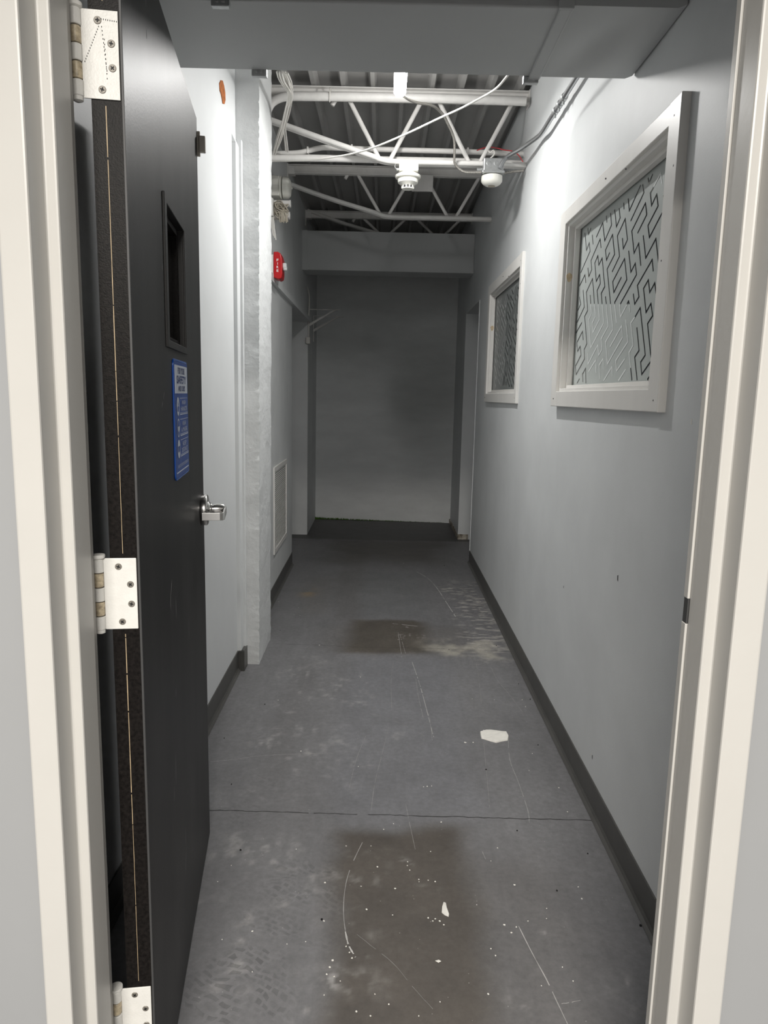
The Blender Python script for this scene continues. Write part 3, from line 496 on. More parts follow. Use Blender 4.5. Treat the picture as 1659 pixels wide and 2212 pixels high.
duct = Thing('air_duct', (0, 2.1, 2.26), 'wide flat grey painted duct crossing above the doorway', 'duct')
mb = MB(); mb.box(LX(2.0) + .001, .410, 1.908, 2.285, 2.26, 2.62); duct.part('duct_run', mb, M['duct'], bevel=.004)
mb = MB(); n = 14; vs = []; fs = []
for i in range(n + 1):
    for j in range(n + 1):
        u, v = i / n, j / n; x = .410 + (RX(2) - .003 - .410) * u; y = 1.895 + (2.285 - 1.895) * v
        z = 2.26 + math.sin(math.pi * v) * (.016 * math.exp(-((u - .32 - .25 * (1 - v)) / .16) ** 2) - .008 * math.exp(-((u - .72) / .2) ** 2))
        if u > .93: z += .008 * ((u - .93) / .07) ** 2
        vs.append((x, y, z))
fs = [(i * (n + 1) + j, i * (n + 1) + j + 1, (i + 1) * (n + 1) + j + 1, (i + 1) * (n + 1) + j) for i in range(n) for j in range(n)]
mb.add(vs, fs)
e0 = [i * (n + 1) for i in range(n + 1)]; e1 = [i * (n + 1) + n for i in range(n + 1)]
for e in (e0, e1):
    b0 = [vs[i] for i in e]; t0 = [(p[0], p[1], 2.62) for p in b0]; k = len(b0)
    f = [(i, i + 1, k + i + 1, k + i) for i in range(k - 1)]
    mb.add(b0 + t0, f if e is e0 else [q[::-1] for q in f])
mb.add([(.41, 1.895, 2.62), (.70, 1.895, 2.62), (.70, 2.285, 2.62), (.41, 2.285, 2.62)], [(0, 1, 2, 3)])
duct.part('end_section', mb, M['duct'], smooth=True)
mb = MB(); mb.box(.405, .432, 1.90, 2.29, 2.252, 2.262); mb.tube([(.434, 1.90, 2.257), (.434, 2.288, 2.257)], .005); mb.box(.400, .437, 1.888, 1.897, 2.25, 2.62); duct.part('seam', mb, M['duct'], bevel=.002)
def clip(x, y):
    mb = MB(); mb.box(x - .022, x + .022, y - .006, y + .012, 2.243, 2.266); mb.box(x - .012, x - .004, y - .009, y - .004, 2.250, 2.260); mb.box(x + .002, x + .012, y - .009, y - .004, 2.250, 2.260)
    duct.part('clip', mb, M['galv'], bevel=.002)
clip(-.382, 2.288); clip(.413, 2.292); clip(-.41, 1.905)

# pier: rough painted masonry with a lumpy arris
def pier():
    x0, xr, y0, y1 = -.80, -.575, 3.425, 3.80
    nz = 420; z = [i * CEIL / nz for i in range(nz + 1)]
    fronts = [x0 + (xr - x0) * i / 18 for i in range(19)]; sides = [y0 + (y1 - y0) * i / 22 for i in range(1, 23)]
    mb = MB(); ring = [('f', a) for a in fronts] + [('s', a) for a in sides]; nr = len(ring); vs = []
    for zz in z:
        taper = -.016 * (1 - zz / 2.7)
        for kind, a in ring:
            x, y = (a, y0) if kind == 'f' else (xr, a)
            p = Vector((x * 9, y * 9, zz * 9)); nz_ = noise.noise(p) * .0035 + noise.noise(p * 3.1) * .0018 + noise.noise(p * 7.7) * .0010
            lay = .0022 * math.sin(zz * 31 + 1.5 * noise.noise(Vector((0, 3, zz * 4))))
            d = min(abs(a - xr), 1) if kind == 'f' else abs(a - y0)
            edge = 0.0
            if d < .022: edge = (.005 * noise.noise(Vector((5, 1, zz * 38))) + .0042 * noise.noise(Vector((9, 2, zz * 105))) + .0026) * (1 - d / .022)
            if kind == 'f': vs.append((x + (taper + edge if a > xr - .001 else taper * (a - x0) / (xr - x0)), y - nz_ - lay * .6 - edge, zz))
            else: vs.append((x + taper + nz_ + edge, y + (edge if d < .001 else 0), zz))
    fs = [(r * nr + i, r * nr + i + 1, (r + 1) * nr + i + 1, (r + 1) * nr + i) for r in range(nz) for i in range(nr - 1)]
    mb.add(vs, fs)
    return struct('wall_pier', mb, M['pier'], 'rough thickly painted masonry pier projecting from the left wall', 'pier', smooth=True)
pier()
mb = MB(); mb.box(LX(3.35) - .005, -.660, 3.335, 3.42, 0, 2.40); mb.prism([(LX(3.35) - .005, 2.40), (-.660, 2.40), (LX(3.35) - .004, 2.445)], 'y', 3.335, 3.42)
mb.box(-.668, -.648, 3.400, 3.432, 0, 2.43)
struct('trim_2', mb, M['wall_l'], 'narrow pale drywall edge strip where left wall meets the pier', 'trim', bevel=.002)
# exposed brick chip, plaster scar
mb = MB(); pts = [(3.092, 2.537), (3.118, 2.559), (3.153, 2.571), (3.178, 2.562), (3.198, 2.544), (3.201, 2.517), (3.182, 2.494), (3.151, 2.484), (3.135, 2.499), (3.119, 2.508), (3.098, 2.512)]
mb.prism(pts, 'x', LX(3.1) - .004, LX(3.1) + .0025)
tag(mesh_obj('brick_patch', mb, M['brick'], wall_left), 'orange brick showing through a chip')

# trims and bases
def cove(mb, y0, y1, xf, s, h=.102):
    n = 8
    for i in range(n):
        a, b = y0 + (y1 - y0) * i / n, y0 + (y1 - y0) * (i + 1) / n; xa, xb = xf(a), xf(b)
        P = lambda x, y: [(x + s * .012, y, 0), (x + s * .017, y, .003), (x + s * .008, y, .010), (x + s * .004, y, .020), (x + s * .004, y, h - .002), (x + s * .002, y, h), (x - s * .002, y, h), (x - s * .002, y, 0)]
        vs = P(xa, a) + P(xb, b); k = 8
        fs = [(j, (j + 1) % k, k + (j + 1) % k, k + j) for j in range(k)]
        if i == 0: fs.append(tuple(range(k)))
        if i == n - 1: fs.append(tuple(range(2 * k - 1, k - 1, -1)))
        mb.add(vs, fs if s < 0 else [f[::-1] for f in fs])
mb = MB(); cove(mb, 1.07, 5.768, RX, -1); struct('baseboard_right', mb, M['base'], 'dark grey vinyl cove base along the right wall', 'baseboard')
mb = MB(); cove(mb, 1.07, 3.335, LX, 1); mb.box(-.672, -.648, 3.328, 3.336, 0, .102); mb.box(-.660, -.644, 3.33, 3.41, 0, .102)
struct('baseboard_left', mb, M['base'], 'dark grey vinyl cove base below the pale left wall', 'baseboard')
mb = MB(); cove(mb, 3.80, 5.558, LX, 1); struct('baseboard_left_far', mb, M['base'], 'dark grey vinyl cove base beyond the pier under the vent', 'baseboard')
mb = MB(); mb.add([(LX(3.7) + .022, 3.7, 1.983), (LX(6.85) + .022, 6.85, 1.983), (LX(6.85) + .022, 6.85, 2.022), (LX(3.7) + .022, 3.7, 2.030), (LX(3.7) - .15, 3.7, 1.983), (LX(6.85) - .15, 6.80, 1.983), (LX(6.85) - .02, 6.85, 2.022), (LX(3.7) - .02, 3.7, 2.030)],
                  [(0, 1, 2, 3), (0, 4, 5, 1), (3, 2, 6, 7), (0, 3, 7, 4), (1, 5, 6, 2)])
struct('trim_3', mb, M['wall_f'], 'grey header band above the far left opening', 'trim')
mb = MB(); mb.box(RX(5.77) - .004, RX(5.77) + .012, 5.752, 5.775, .06, 2.077)  # added strip, its pale colour stands for a lamp-lit line on the jamb
struct('trim_4', mb, M['wall_l'], 'added pale strip for the lit line at the far right opening', 'trim', bevel=.002)
mb = MB(); mb.box(RX(6.7) - .003, .83, 6.722, 6.735, 0, .05); mb.box(RX(6.9) - .006, RX(6.9) + .01, 6.73, 7.62, 0, .045)
struct('trim_5', mb, M['rust'], 'peeling rusty base strip at the foot of the far right return', 'trim')

# windows
def window(name, Y0, Y1, Z0, Z1, iY0, iY1, iZ0, iZ1, label, lines_d, lines_l, mp, md, ml, lw, knot, xfr):
    x = xfr; w = Thing(name, (RX(Y0), (Y0 + Y1) / 2, Z0), label, 'window', None, 'structure')
    def board(nm, y0, y1, z0, z1, d=.021):
        mb = MB(); mb.box(x - d + .021, RX(y0) + .004, y0, y1, z0, z1); return w.part(nm, mb, M['white'], bevel=.0025)
    board('casing', Y0, iY0, Z0, Z1, .023); board('casing', iY1, Y1, Z0, Z1); 
    board('casing', iY0, iY1, iZ1, Z1); board('casing', iY0, iY1, Z0, iZ0)
    # jamb liner with a stepped stop
    mb = MB(); mb.ring('x', (iY0 - .004, iY1 + .004, iZ0 - .004, iZ1 + .004), (iY0 + .012, iY1 - .012, iZ0 + .012, iZ1 - .012), x + .012, x + .10); w.part('jamb_liner', mb, M['white'], bevel=.002)
    mb = MB(); mb.ring('x', (iY0 + .010, iY1 - .010, iZ0 + .010, iZ1 - .010), (iY0 + .026, iY1 - .026, iZ0 + .024, iZ1 - .024), x + .035, .745); w.part('stop', mb, M['white'], bevel=.002)
    mb = MB(); mb.box(.75, .756, iY0 + .008, iY1 - .008, iZ0 + .008, iZ1 - .008)
    p = w.part('pane', mb, mp)
    mb = MB()
    for L in lines_d: mb.ribbon(L, lw, 'x', .7494)
    tag(w.part('clear_line', mb, md, p), 'dark clear lines cut in the frosted film')
    mb = MB()
    for L in lines_l: mb.ribbon(L, lw * .95, 'x', .7491)
    tag(w.part('clear_line', mb, ml, p), 'pale clear lines cut in the frosted film')
    mb = MB(); ky, kz = knot; pts = [(ky + .016 * math.cos(a) * (1 + .2 * math.sin(3 * a)), kz + .022 * math.sin(a)) for a in [i * math.pi / 8 for i in range(16)]]
    # knot lies on the far jamb liner, facing the viewer
    pts2 = [(x + .024 + .011 * math.cos(a) * (1 + .2 * math.sin(3 * a)), kz + .017 * math.sin(a)) for a in [i * math.pi / 8 for i in range(16)]]
    mb.prism(pts2, 'y', iY1 - .0128, iY1 - .0115); tag(w.part('wood_knot', mb, M['knot']), 'brown pine knot showing through the white paint')
    # nail heads
    mb = MB()
    for (yy, zz) in ((Y0 + .04, Z1 - .04), (Y0 + .02, Z1 - .16), (Y0 + .05, (Z0 + Z1) / 2), (Y0 + .03, Z0 + .03), (Y1 - .05, Z0 + .03), ((Y0 + Y1) / 2, Z1 - .03), ((Y0 + Y1) / 2 - .2, Z1 - .06)):
        mb.box(x - .0026, x, yy - .002, yy + .002, zz - .002, zz + .002)
    w.part('nail_head', mb, M['dgrey'])
    return w
def clipl(L, y0, y1, z0, z1): return [[(min(max(p[0], y0), y1), min(max(p[1], z0), z1)) for p in l] for l in L]
PD = clipl(PANE_DARK, 1.90, 2.94, 1.368, 1.992); PL = clipl(PANE_LIGHT, 1.90, 2.94, 1.368, 1.992)
window('window_1', 1.832, 3.012, 1.303, 2.053, 1.906, 2.932, 1.362, 2.000, 'nearer white framed interior window with maze lined frosted glass', PD, PL, M['pane'], M['clear'], M['clearw'], .0056, (2.9, 1.80), .690)
def shift(L): return [[(p[0] + 2.10, 3.36 - p[1]) for p in l] for l in L]
D2 = [l for i, l in enumerate(shift(PANE_DARK)) if sum(p[0] for p in l) / len(l) < 4.62]
L2 = [l for i, l in enumerate(shift(PANE_DARK)) if sum(p[0] for p in l) / len(l) >= 4.62]
D2 += [l for l in shift(PANE_LIGHT) if sum(p[0] for p in l) / len(l) < 4.55]
L2 += [l for l in shift(PANE_LIGHT) if sum(p[0] for p in l) / len(l) >= 4.55]
D2 = clipl(D2, 3.97, 5.05, 1.37, 2.00); L2 = clipl(L2, 3.97, 5.05, 1.37, 2.00)
window('window_2', 3.905, 5.142, 1.303, 2.085, 3.964, 5.07, 1.360, 2.022, 'farther white framed interior window with darker frosted glass', D2, L2, M['pane2'], M['clear2'], M['clearw2'], .0085, (5.0, 1.80), .708)

# ================================================================ THE OPEN DOOR
# local frame: x along the leaf from the hinge edge, y through its thickness (away from the viewer's side), z up
DR = math.atan2(.9909, -.1347)
dr = Thing('door_1', (-.375, 1.10, 0), 'open black painted door with small glass lite and lever handle', 'door', None, 'structure', local=True, rotz=DR)
T = .0445; DW = .918; DH = 2.03; LX0, LX1, LZ0, LZ1 = .343, .589, 1.427, 1.682
mb = MB(); mb.ring('y', (.0015, DW, .010, DH), (LX0, LX1, LZ0, LZ1), 0, T); leaf = dr.part('leaf', mb, M['black'], bevel=.0015)
mb = MB(); mb.box(-.0004, .0012, .0012, T - .001, .010, DH); tag(dr.part('hinge_edge', mb, M['edge']), 'glossy brown black door edge')
mb = MB()
for (a, b) in ((.03, .20), (.33, .95), (1.08, 1.725), (1.86, 2.02)):
    z = a
    while z < b:
        l = random.uniform(.04, .22); mb.box(-.0007, .0, .0240, .0240 + random.uniform(.0006, .0013), z, min(b, z + l)); z += l + random.uniform(0, .004)
tag(dr.part('edge_seam', mb, M['tan']), 'thin bare wood line down the door edge')
mb = MB(); mb.box(-.0009, .003, -.0006, .0030, .010, DH); dr.part('edge_strip', mb, M['dgrey'], bevel=.0006)
# lite
mb = MB(); mb.ring('y', (.318, .612, 1.414, 1.697), (LX0 + .001, LX1 - .001, LZ0 + .001, LZ1 - .001), -.0045, .0005); lf = dr.part('lite_frame', mb, M['black'], bevel=.0012)
mb = MB(); mb.ring('y', (LX0 + .0005, LX1 - .0005, LZ0 + .0005, LZ1 - .0005), (LX0 + .014, LX1 - .014, LZ0 + .014, LZ1 - .014), .010, T - .004); dr.part('lite_stop', mb, M['edge'], bevel=.001)
mb = MB(); mb.box(LX0 + .001, LX1 - .001, .020, .025, LZ0 + .001, LZ1 - .001); dr.part('lite_glass', mb, M['glass'])
mb = MB(); mb.box(LX1 - .06, LX1 - .046, .030, .040, LZ0 + .02, LZ1 - .05); tag(dr.part('lite_bead', mb, M['tan']), 'bare tan wood bead inside the lite')
# scuffs on the leaf
mb = MB()
def scuff(x, z, l, w, a):
    pts = [(x + math.cos(a) * l * t + random.uniform(-1, 1) * w * .4, z + math.sin(a) * l * t) for t in (0, .33, .66, 1)]
    n0 = len(mb.v); vs = [(p[0] - w / 2 * (1 - abs(2 * t - 1)) - .0004, -.0004, p[1]) for p, t in zip(pts, (0, .33, .66, 1))] + [(p[0] + w / 2 * (1 - abs(2 * t - 1)) + .0004, -.0004, p[1]) for p, t in zip(pts, (0, .33, .66, 1))]
    mb.add(vs, [(i, 4 + i, 5 + i, i + 1) for i in range(3)])
for (x, z, l, w, a) in ((.30, .93, .03, .006, 1.2), (.29, .90, .04, .004, 1.5), (.36, .86, .05, .003, 1.6), (.30, .52, .07, .004, 1.5), (.27, .50, .03, .003, 1.3), (.40, .24, .06, .003, 1.2), (.12, .08, .03, .004, 1.4),
                        (.25, 1.30, .015, .004, .9), (.27, 1.315, .02, .003, .8), (.86, .93, .05, .003, 1.5), (.80, .97, .04, .003, 1.6), (.55, .75, .05, .002, 1.6), (.2, 1.95, .03, .003, 1.5), (.2, 1.90, .02, .003, 1.5), (.42, .30, .05, .002, 1.7), (.3, 1.55, .012, .003, 1.5), (.33, .7, .02, .003, 1.6)):
    scuff(x, z, l, w, a)
dr.part('scuff', mb, M['scuff'])
# hinges: leaf > knuckles, pin cap, screws
def hinge(zc, stipple=False):
    H = .1143; mb = MB(); mb.box(-.0030, -.0006, .0042, .0535, zc - H / 2, zc + H / 2)
    mats = [M['hinge'], M['dark']]
    if stipple:
        mb.m = 1
        def dash(y0, z0, y1, z1, n):
            for i in range(n):
                t = i / (n - 1); y = y0 + (y1 - y0) * t; z = z0 + (z1 - z0) * t
                mb.box(-.0034, -.0030, y - .0006, y + .0004, zc + z - .0012, zc + z + .0008)
        dash(.030, .036, .050, -.010, 14); dash(.026, .036, .021, -.02, 12); dash(.029, .046, .006, .044, 9); dash(.023, .020, .021, -.030, 9); mb.m = 0
    h = dr.part('hinge', mb, mats, bevel=.0012)
    for i in range(5):
        a = zc + H / 2 - i * H / 5; mb = MB(); r = .0082 if i % 2 == 0 else .0076
        mb.lathe([(r - .0008, -H / 5 + .0008), (r, -H / 5 + .0018), (r, -.0018), (r - .0008, -.0008)], (-.0030, .0610, a), 'z', 20)
        if i % 2 == 0: mb.box(-.0030, -.0008, .0525, .0575, a - H / 5 + .001, a - .001)
        k = dr.part('knuckle', mb, M['hinge'] if i % 2 == 0 else M['knuckle'], h, smooth=True)
        if i % 2: tag(k, 'bare tan metal knuckle')
    mb = MB(); z = zc + H / 2
    mb.lathe([(.0070, -.001), (.0105, .001), (.0112, .004), (.0105, .0062), (.006, .0072)], (-.0030, .0610, z), 'z', 20); mb.lathe([(.004, -.0062), (.0072, -.0045), (.0072, .001)], (-.0030, .0610, zc - H / 2), 'z', 20)
    dr.part('pin', mb, M['hinge'], h, smooth=True)
    for (y, z) in ((.031, .0437), (.0139, .0152), (.0133, -.0163), (.028, -.045)):
        mb = MB(); mb.lathe([(.0054, -.0004), (.0052, .0004), (.0046, .0009)], (0, 0, 0), 'x', 18)
        mb.v = [(-.0030 - a, y + b, zc + z + c) for a, b, c in mb.v]; mb.f = [f[::-1] for f in mb.f]
        mb.m = 1; s = .0029; t = .0008; r = random.uniform(0, 1.2)
        for q in (r, r + math.pi / 2):
            cs, sn = math.cos(q), math.sin(q)
            v = [(u * cs - w * sn, u * sn + w * cs) for u, w in ((-s, -t), (s, -t), (s, t), (-s, t))]
            mb.prism([(y + a, zc + z + b) for a, b in v], 'x', -.0044, -.0036)
        dr.part('screw', mb, [M['screw'], M['dark']], h, smooth=False)
hinge(1.790, True); hinge(1.016); hinge(.262)
# edge catch near the top of the free edge
mb = MB(); mb.box(DW - .003, DW + .004, -.008, .030, 1.937, 1.998); c = dr.part('edge_catch', mb, M['catch'], bevel=.001)
mb = MB(); mb.box(DW - .012, DW + .002, -.022, -.006, 1.945, 1.985); dr.part('catch_lip', mb, M['catch'], c, bevel=.002)
# lever set
hx, hz = .857, 1.012
mb = MB(); mb.lathe([(.041, .0), (.0425, -.002), (.0425, -.014), (.041, -.017), (.038, -.0185), (.024, -.019), (.022, -.023), (.016, -.026), (.012, -.0265)], (hx, 0, hz), 'y', 48); mb.f = [f[::-1] for f in mb.f]
hd = dr.part('handle', mb, M['chrome'], smooth=True)
mb = MB(); mb.lathe([(.0150, -.025), (.0160, -.027), (.0150, -.029), (.0125, -.030), (.0125, -.033), (.0145, -.034), (.0145, -.058), (.010, -.064), (.004, -.0645)], (hx, 0, hz + .002), 'y', 28); mb.f = [f[::-1] for f in mb.f]
dr.part('spindle_neck', mb, M['chrome'], hd, smooth=True)
lp = [(hx + .014, -.060), (hx + .014, -.0665), (hx - .090, -.0695), (hx - .099, -.066), (hx - .1025, -.058), (hx - .1045, -.012), (hx - .0995, -.012), (hx - .0975, -.056), (hx - .094, -.0625), (hx - .088, -.0645)]
mb = MB(); mb.prism(lp, 'z', hz - .012, hz + .008)
dr.part('lever', mb, M['chrome'], hd, bevel=.001, seg=2)
mb = MB(); mb.box(DW - .0005, DW + .0015, .008, .036, hz - .03, hz + .03); mb.box(DW, DW + .010, .015, .029, hz - .012, hz + .008); dr.part('latch', mb, M['chrome'], bevel=.001)

# safety sign on the door (a thing of its own, lying on the leaf)
sg = Thing('safety_sign', (-.375, 1.10, 0), 'blue and white safety notice stuck on the black door', 'sign', local=True, rotz=DR)
SX0, SX1, SZ0, SZ1 = .386, .592, 1.146, 1.396
mb = MB(); mb.prism(rrect(SX0, SX1, SZ0, SZ1, .014), 'y', -.0035, -.0002); sg.part('board', mb, M['sign'], bevel=.0008)
mb = MB(); o = rrect(SX0 + .001, SX1 - .001, SZ0 + .001, SZ1 - .001, .013); i_ = rrect(SX0 + .0045, SX1 - .0045, SZ0 + .0045, SZ1 - .0045, .010); k = len(o)
mb.add([(p[0], -.0039, p[1]) for p in o] + [(p[0], -.0039, p[1]) for p in i_], [(j, k + j, k + (j + 1) % k, (j + 1) % k) for j in range(k)]); sg.part('rim', mb, M['signrim'])
mb = MB(); mb.box(SX0 + .014, SX1 - .008, -.0040, -.0034, 1.326, 1.384); sg.part('white_panel', mb, M['signw'])
mb = MB(); cx = (SX0 + SX1) / 2 + .002
text_mb(mb, 'FOR YOUR', cx - .052, cx + .050, 1.366, 1.380, -.0043, bold=.02); text_mb(mb, 'SAFETY', cx - .070, cx + .072, 1.346, 1.363, -.0043, bold=.035); text_mb(mb, 'AND OURS', cx - .050, cx + .052, 1.330, 1.342, -.0043, bold=.02)
tag(sg.part('heading', mb, M['signt']), 'navy words FOR YOUR SAFETY AND OURS')
def disc(mb, x, z, r, y=-.0041, n=28, a=1): mb.add([(x + r * math.cos(2 * math.pi * i / n) * a, y, z + r * math.sin(2 * math.pi * i / n)) for i in range(n)], [tuple(range(n))])
def fpoly(mb, pts, y=-.0044): 
    ar = sum(pts[i][0] * pts[(i + 1) % len(pts)][1] - pts[(i + 1) % len(pts)][0] * pts[i][1] for i in range(len(pts)))
    mb.add([(p[0], y, p[1]) for p in (pts if ar > 0 else pts[::-1])], [tuple(range(len(pts)))])
ix = .432
for q, zc in enumerate((1.299, 1.254, 1.210)):
    mb = MB(); mb.m = 0; disc(mb, ix, zc, .0195); mb.m = 1
    if q == 0:
        fpoly(mb, [(ix - .012, zc - .010), (ix + .006, zc - .012), (ix + .013, zc - .002), (ix + .004, zc + .002), (ix - .010, zc - .002)]); fpoly(mb, [(ix - .004, zc + .004), (ix + .001, zc + .012), (ix + .006, zc + .004), (ix + .001, zc + .001)])
    elif q == 1:
        disc(mb, ix, zc, .0165, -.0043); mb.m = 0; fpoly(mb, [(ix - .015, zc + .003), (ix + .015, zc + .003), (ix + .012, zc - .004), (ix, zc - .009), (ix - .012, zc - .004)], -.0046)
    else:
        fpoly(mb, [(ix - .014, zc - .006), (ix - .014, zc + .006), (ix - .007, zc + .006), (ix - .007, zc - .006)]); fpoly(mb, [(ix + .007, zc - .006), (ix + .007, zc + .006), (ix + .014, zc + .006), (ix + .014, zc - .006)])
        fpoly(mb, [(ix - .004, zc - .007), (ix - .004, zc + .006), (ix + .004, zc + .006), (ix + .004, zc - .007)])
    sg.part('pictogram', mb, [M['signw'], M['sign']])
for q, (zc, a, b_) in enumerate(((1.299, 'WASH', 'HANDS'), (1.254, 'WEAR', 'A MASK'), (1.210, 'KEEP', 'DISTANCE'))):
    mb = MB(); mb.box(.462, .582, -.0042, -.0036, zc + .0165, zc + .0172); mb.box(.462, .582, -.0042, -.0036, zc - .0150, zc - .0142); mb.box(.464, .582, -.0042, -.0036, zc - .0185, zc - .0168)
    text_mb(mb, a, .490, .548, zc + .003, zc + .012, -.0042); text_mb(mb, b_, .472, .570, zc - .011, zc - .001, -.0042); sg.part('lettering', mb, M['signw'])
mb = MB(); text_mb(mb, 'THANK YOU FOR YOUR COOPERATION', .408, .576, 1.170, 1.177, -.0042); mb.box(.402, .580, -.0042, -.0036, 1.160, 1.1622); sg.part('lettering', mb, M['signw'])

# ================================================================ ROOF STEEL
def joist(Y, zt, zb, x0, x1, label, dz=0, stub=True):
    t = Thing('roof_joist', ((x0 + x1) / 2, Y, zt), label, 'roof joist', 'steel roof joists under the deck')
    mb = MB(); mb.box(x0, x1, Y - .036, Y - .004, zt + .052, zt + .057); mb.box(x0, x1, Y - .009, Y - .004, zt, zt + .057); mb.box(x0, x1, Y + .004, Y + .036, zt + .052, zt + .057); mb.box(x0, x1, Y + .004, Y + .009, zt, zt + .057)
    mb.box(x0, x1, Y - .028, Y - .009, zt, zt + .006); t.part('top_chord', mb, M['steel_w'])
    for s in (-.013, .013):
        mb = MB(); mb.tube(catmull([(x0 + .0, Y + s, zb + .205), (x0 + .30, Y + s, zb + .110), (-.10, Y + s, zb + .030), (-.03, Y + s, zb + .008), (.05, Y + s, zb), (.30, Y + s, zb), (x1, Y + s, zb - .001)], 5), .0135, 10); t.part('bottom_chord', mb, M['steel_w'], smooth=True)
    for (a, b, c, d) in ((-.215, .06, -.040, .0), (.172, .06, .006, .0), (.250, .06, .425, .0), (.640, .06, .478, .0)):
        mb = MB(); mb.tube([(a, Y, zt + .02), (c, Y, zb + .004)], .0115, 10); t.part('web', mb, M['steel_w'], smooth=True)
    mb = MB(); mb.box(x1 - .006, x1, Y - .04, Y + .04, zt - .012, zt + .062); t.part('seat_plate', mb, M['steel_w'], bevel=.001)
    mb = MB(); mb.box(x0, x0 + .006, Y - .04, Y + .04, zt - .07, zt + .062); mb.box(x0, x0 + .05, Y - .03, Y + .03, zt - .005, zt + .05); t.part('seat_plate', mb, M['steel_w'], bevel=.001)
    if stub:
        mb = MB(); mb.tube([(-.275, Y, zt + .01), (-.295, Y, zt - .022)], .011, 10); t.part('web_stub', mb, M['steel_w'], smooth=True)
    return t
joist(4.02, 2.828, 2.536, -.66, RX(4.02) - .001, 'nearest white steel roof joist, carrying the detector and pipes')
joist(5.30, 2.828, 2.562, LX(5.3) + .001, RX(5.3) - .001, 'second white steel roof joist, bare bars behind the detector')
joist(6.55, 2.828, 2.690, LX(6.55) + .001, RX(6.55) - .001, 'farthest dim roof joist above the boxed beam')
joist(7.35, 2.828, 2.690, LX(7.35) + .001, RX(7.35) - .03, 'hardly lit roof joist by the corridor end wall', stub=False)

P = PATHS
mb = MB(); mb.tube(catmull(P['BIGPIPE'], 4), .0215, 16)
t = Thing('painted_pipe', P['BIGPIPE'][-1], 'thick white painted pipe along the top of the nearest joist', 'pipe'); t.part('pipe_run', mb, M['steel_w'], smooth=True)
mb = MB(); x = -.30; c = [(x + .003 * math.sin(a), 3.94 + .026 * math.cos(a), 2.826 + .032 * math.sin(a)) for a in [i * math.pi / 8 for i in range(15)]]; mb.tube(c, .003, 8); t.part('wire_hanger', mb, M['wire'], smooth=True)
mb = MB(); mb.tube(catmull(P['CONDUIT'], 4), .0135, 14)
t = Thing('white_conduit', P['CONDUIT'][-1], 'bent white painted conduit behind the nearest joist webs', 'pipe'); t.part('pipe_run', mb, M['steel_w'], smooth=True)
for i in (2, 5, 7):
    q = P['CONDUIT'][i]; mb = MB(); mb.box(q[0] - .005, q[0] + .005, q[1] - .016, q[1] + .016, q[2] - .017, q[2] + .018); t.part('strap', mb, M['steel_w'], bevel=.003)
mb = MB(); mb.tube(catmull(P['SPRINK'], 4), .0175, 14)
solo('straight_pipe', mb, M['steel_w'], P['SPRINK'][-1], 'straight white painted pipe just behind the lower joist bars', 'pipe', smooth=True)

# ================================================================ DEVICES
# LED fixture
L0, L1, LXc, LZb = 3.21, 3.50, .046, 2.660
t = Thing('corridor_light', (LXc, (L0 + L1) / 2, CEIL), 'lit narrow LED fixture glowing beyond the duct edge', 'light')
mb = MB(); n = 10
prof = [(LXc - .0275, LZb + .014), (LXc - .018, LZb), (LXc + .018, LZb), (LXc + .0275, LZb + .014)]
mb.prism([(p[0], p[1]) for p in prof] + [(LXc + .0275, LZb + .045), (LXc - .0275, LZb + .045)], 'y', L0, L1)
ln = t.part('lens', mb, [M['lens'], M['lens_side'], M['lens_end']])
for p in ln.data.polygons:
    p.material_index = 2 if p.normal.y > .5 else (0 if p.normal.z < -.65 else 1)
mb = MB(); mb.box(LXc - .029, LXc + .029, L0, L1 - .01, LZb + .046, LZb + .075); t.part('housing', mb, M['cap'], bevel=.004)
for y in (L0 + .05, L1 - .14):
    mb = MB(); mb.tube([(LXc, y, LZb + .07), (LXc, y, 2.90)], .004, 8); t.part('hanger_rod', mb, M['galv'])

def armoured(name, pts, label):
    d = []; q = [Vector(p) for p in catmull(pts, 8)]
    L = [0]
    for i in range(1, len(q)): L.append(L[-1] + (q[i] - q[i - 1]).length)
    n = int(L[-1] / .0032); out = []; rr = []; j = 0
    for i in range(n + 1):
        s = L[-1] * i / n
        while j < len(L) - 2 and L[j + 1] < s: j += 1
        out.append(q[j].lerp(q[j + 1], (s - L[j]) / max(1e-9, L[j + 1] - L[j]))); rr.append(.0068 if i % 2 else .0050)
    mb = MB(); mb.tube(out, rr, 10); solo(name, mb, M['bx'], pts[0], label, 'cable')
armoured('armoured_cable', P['BX'], 'metal armoured cable curving from the lit fixture to the joist')
armoured('armoured_cable', P['BX2'], 'metal armoured cable looping under the joist into the steel box')
armoured('armoured_cable', P['BX3'], 'short metal armoured cable from steel box to right wall')
mb = MB(); mb.tube(catmull(P['WHITE'], 6), .0042, 8); solo('white_cable', mb, M['wire'], P['WHITE'][0], 'loose white cable slung diagonally across the joist', 'cable', smooth=True)
mb = MB(); mb.tube(catmull(P['RED'], 5), .0028, 6); solo('red_wire', mb, M['redw'], P['RED'][0], 'thin red wire lying on the conduit by the right wall', 'wire', smooth=True)
t = Thing('wire_bundle', P['W0'][-1], 'bundle of white wires hanging beside the pier under the deck', 'wires')
for k in range(5):
    for dx in (0, .009):
        mb = MB(); mb.tube([(p[0] + dx, p[1] + dx, p[2]) for p in catmull(P['W%d' % k], 4)], .0034, 6); t.part('wire', mb, M['wire'], smooth=True)

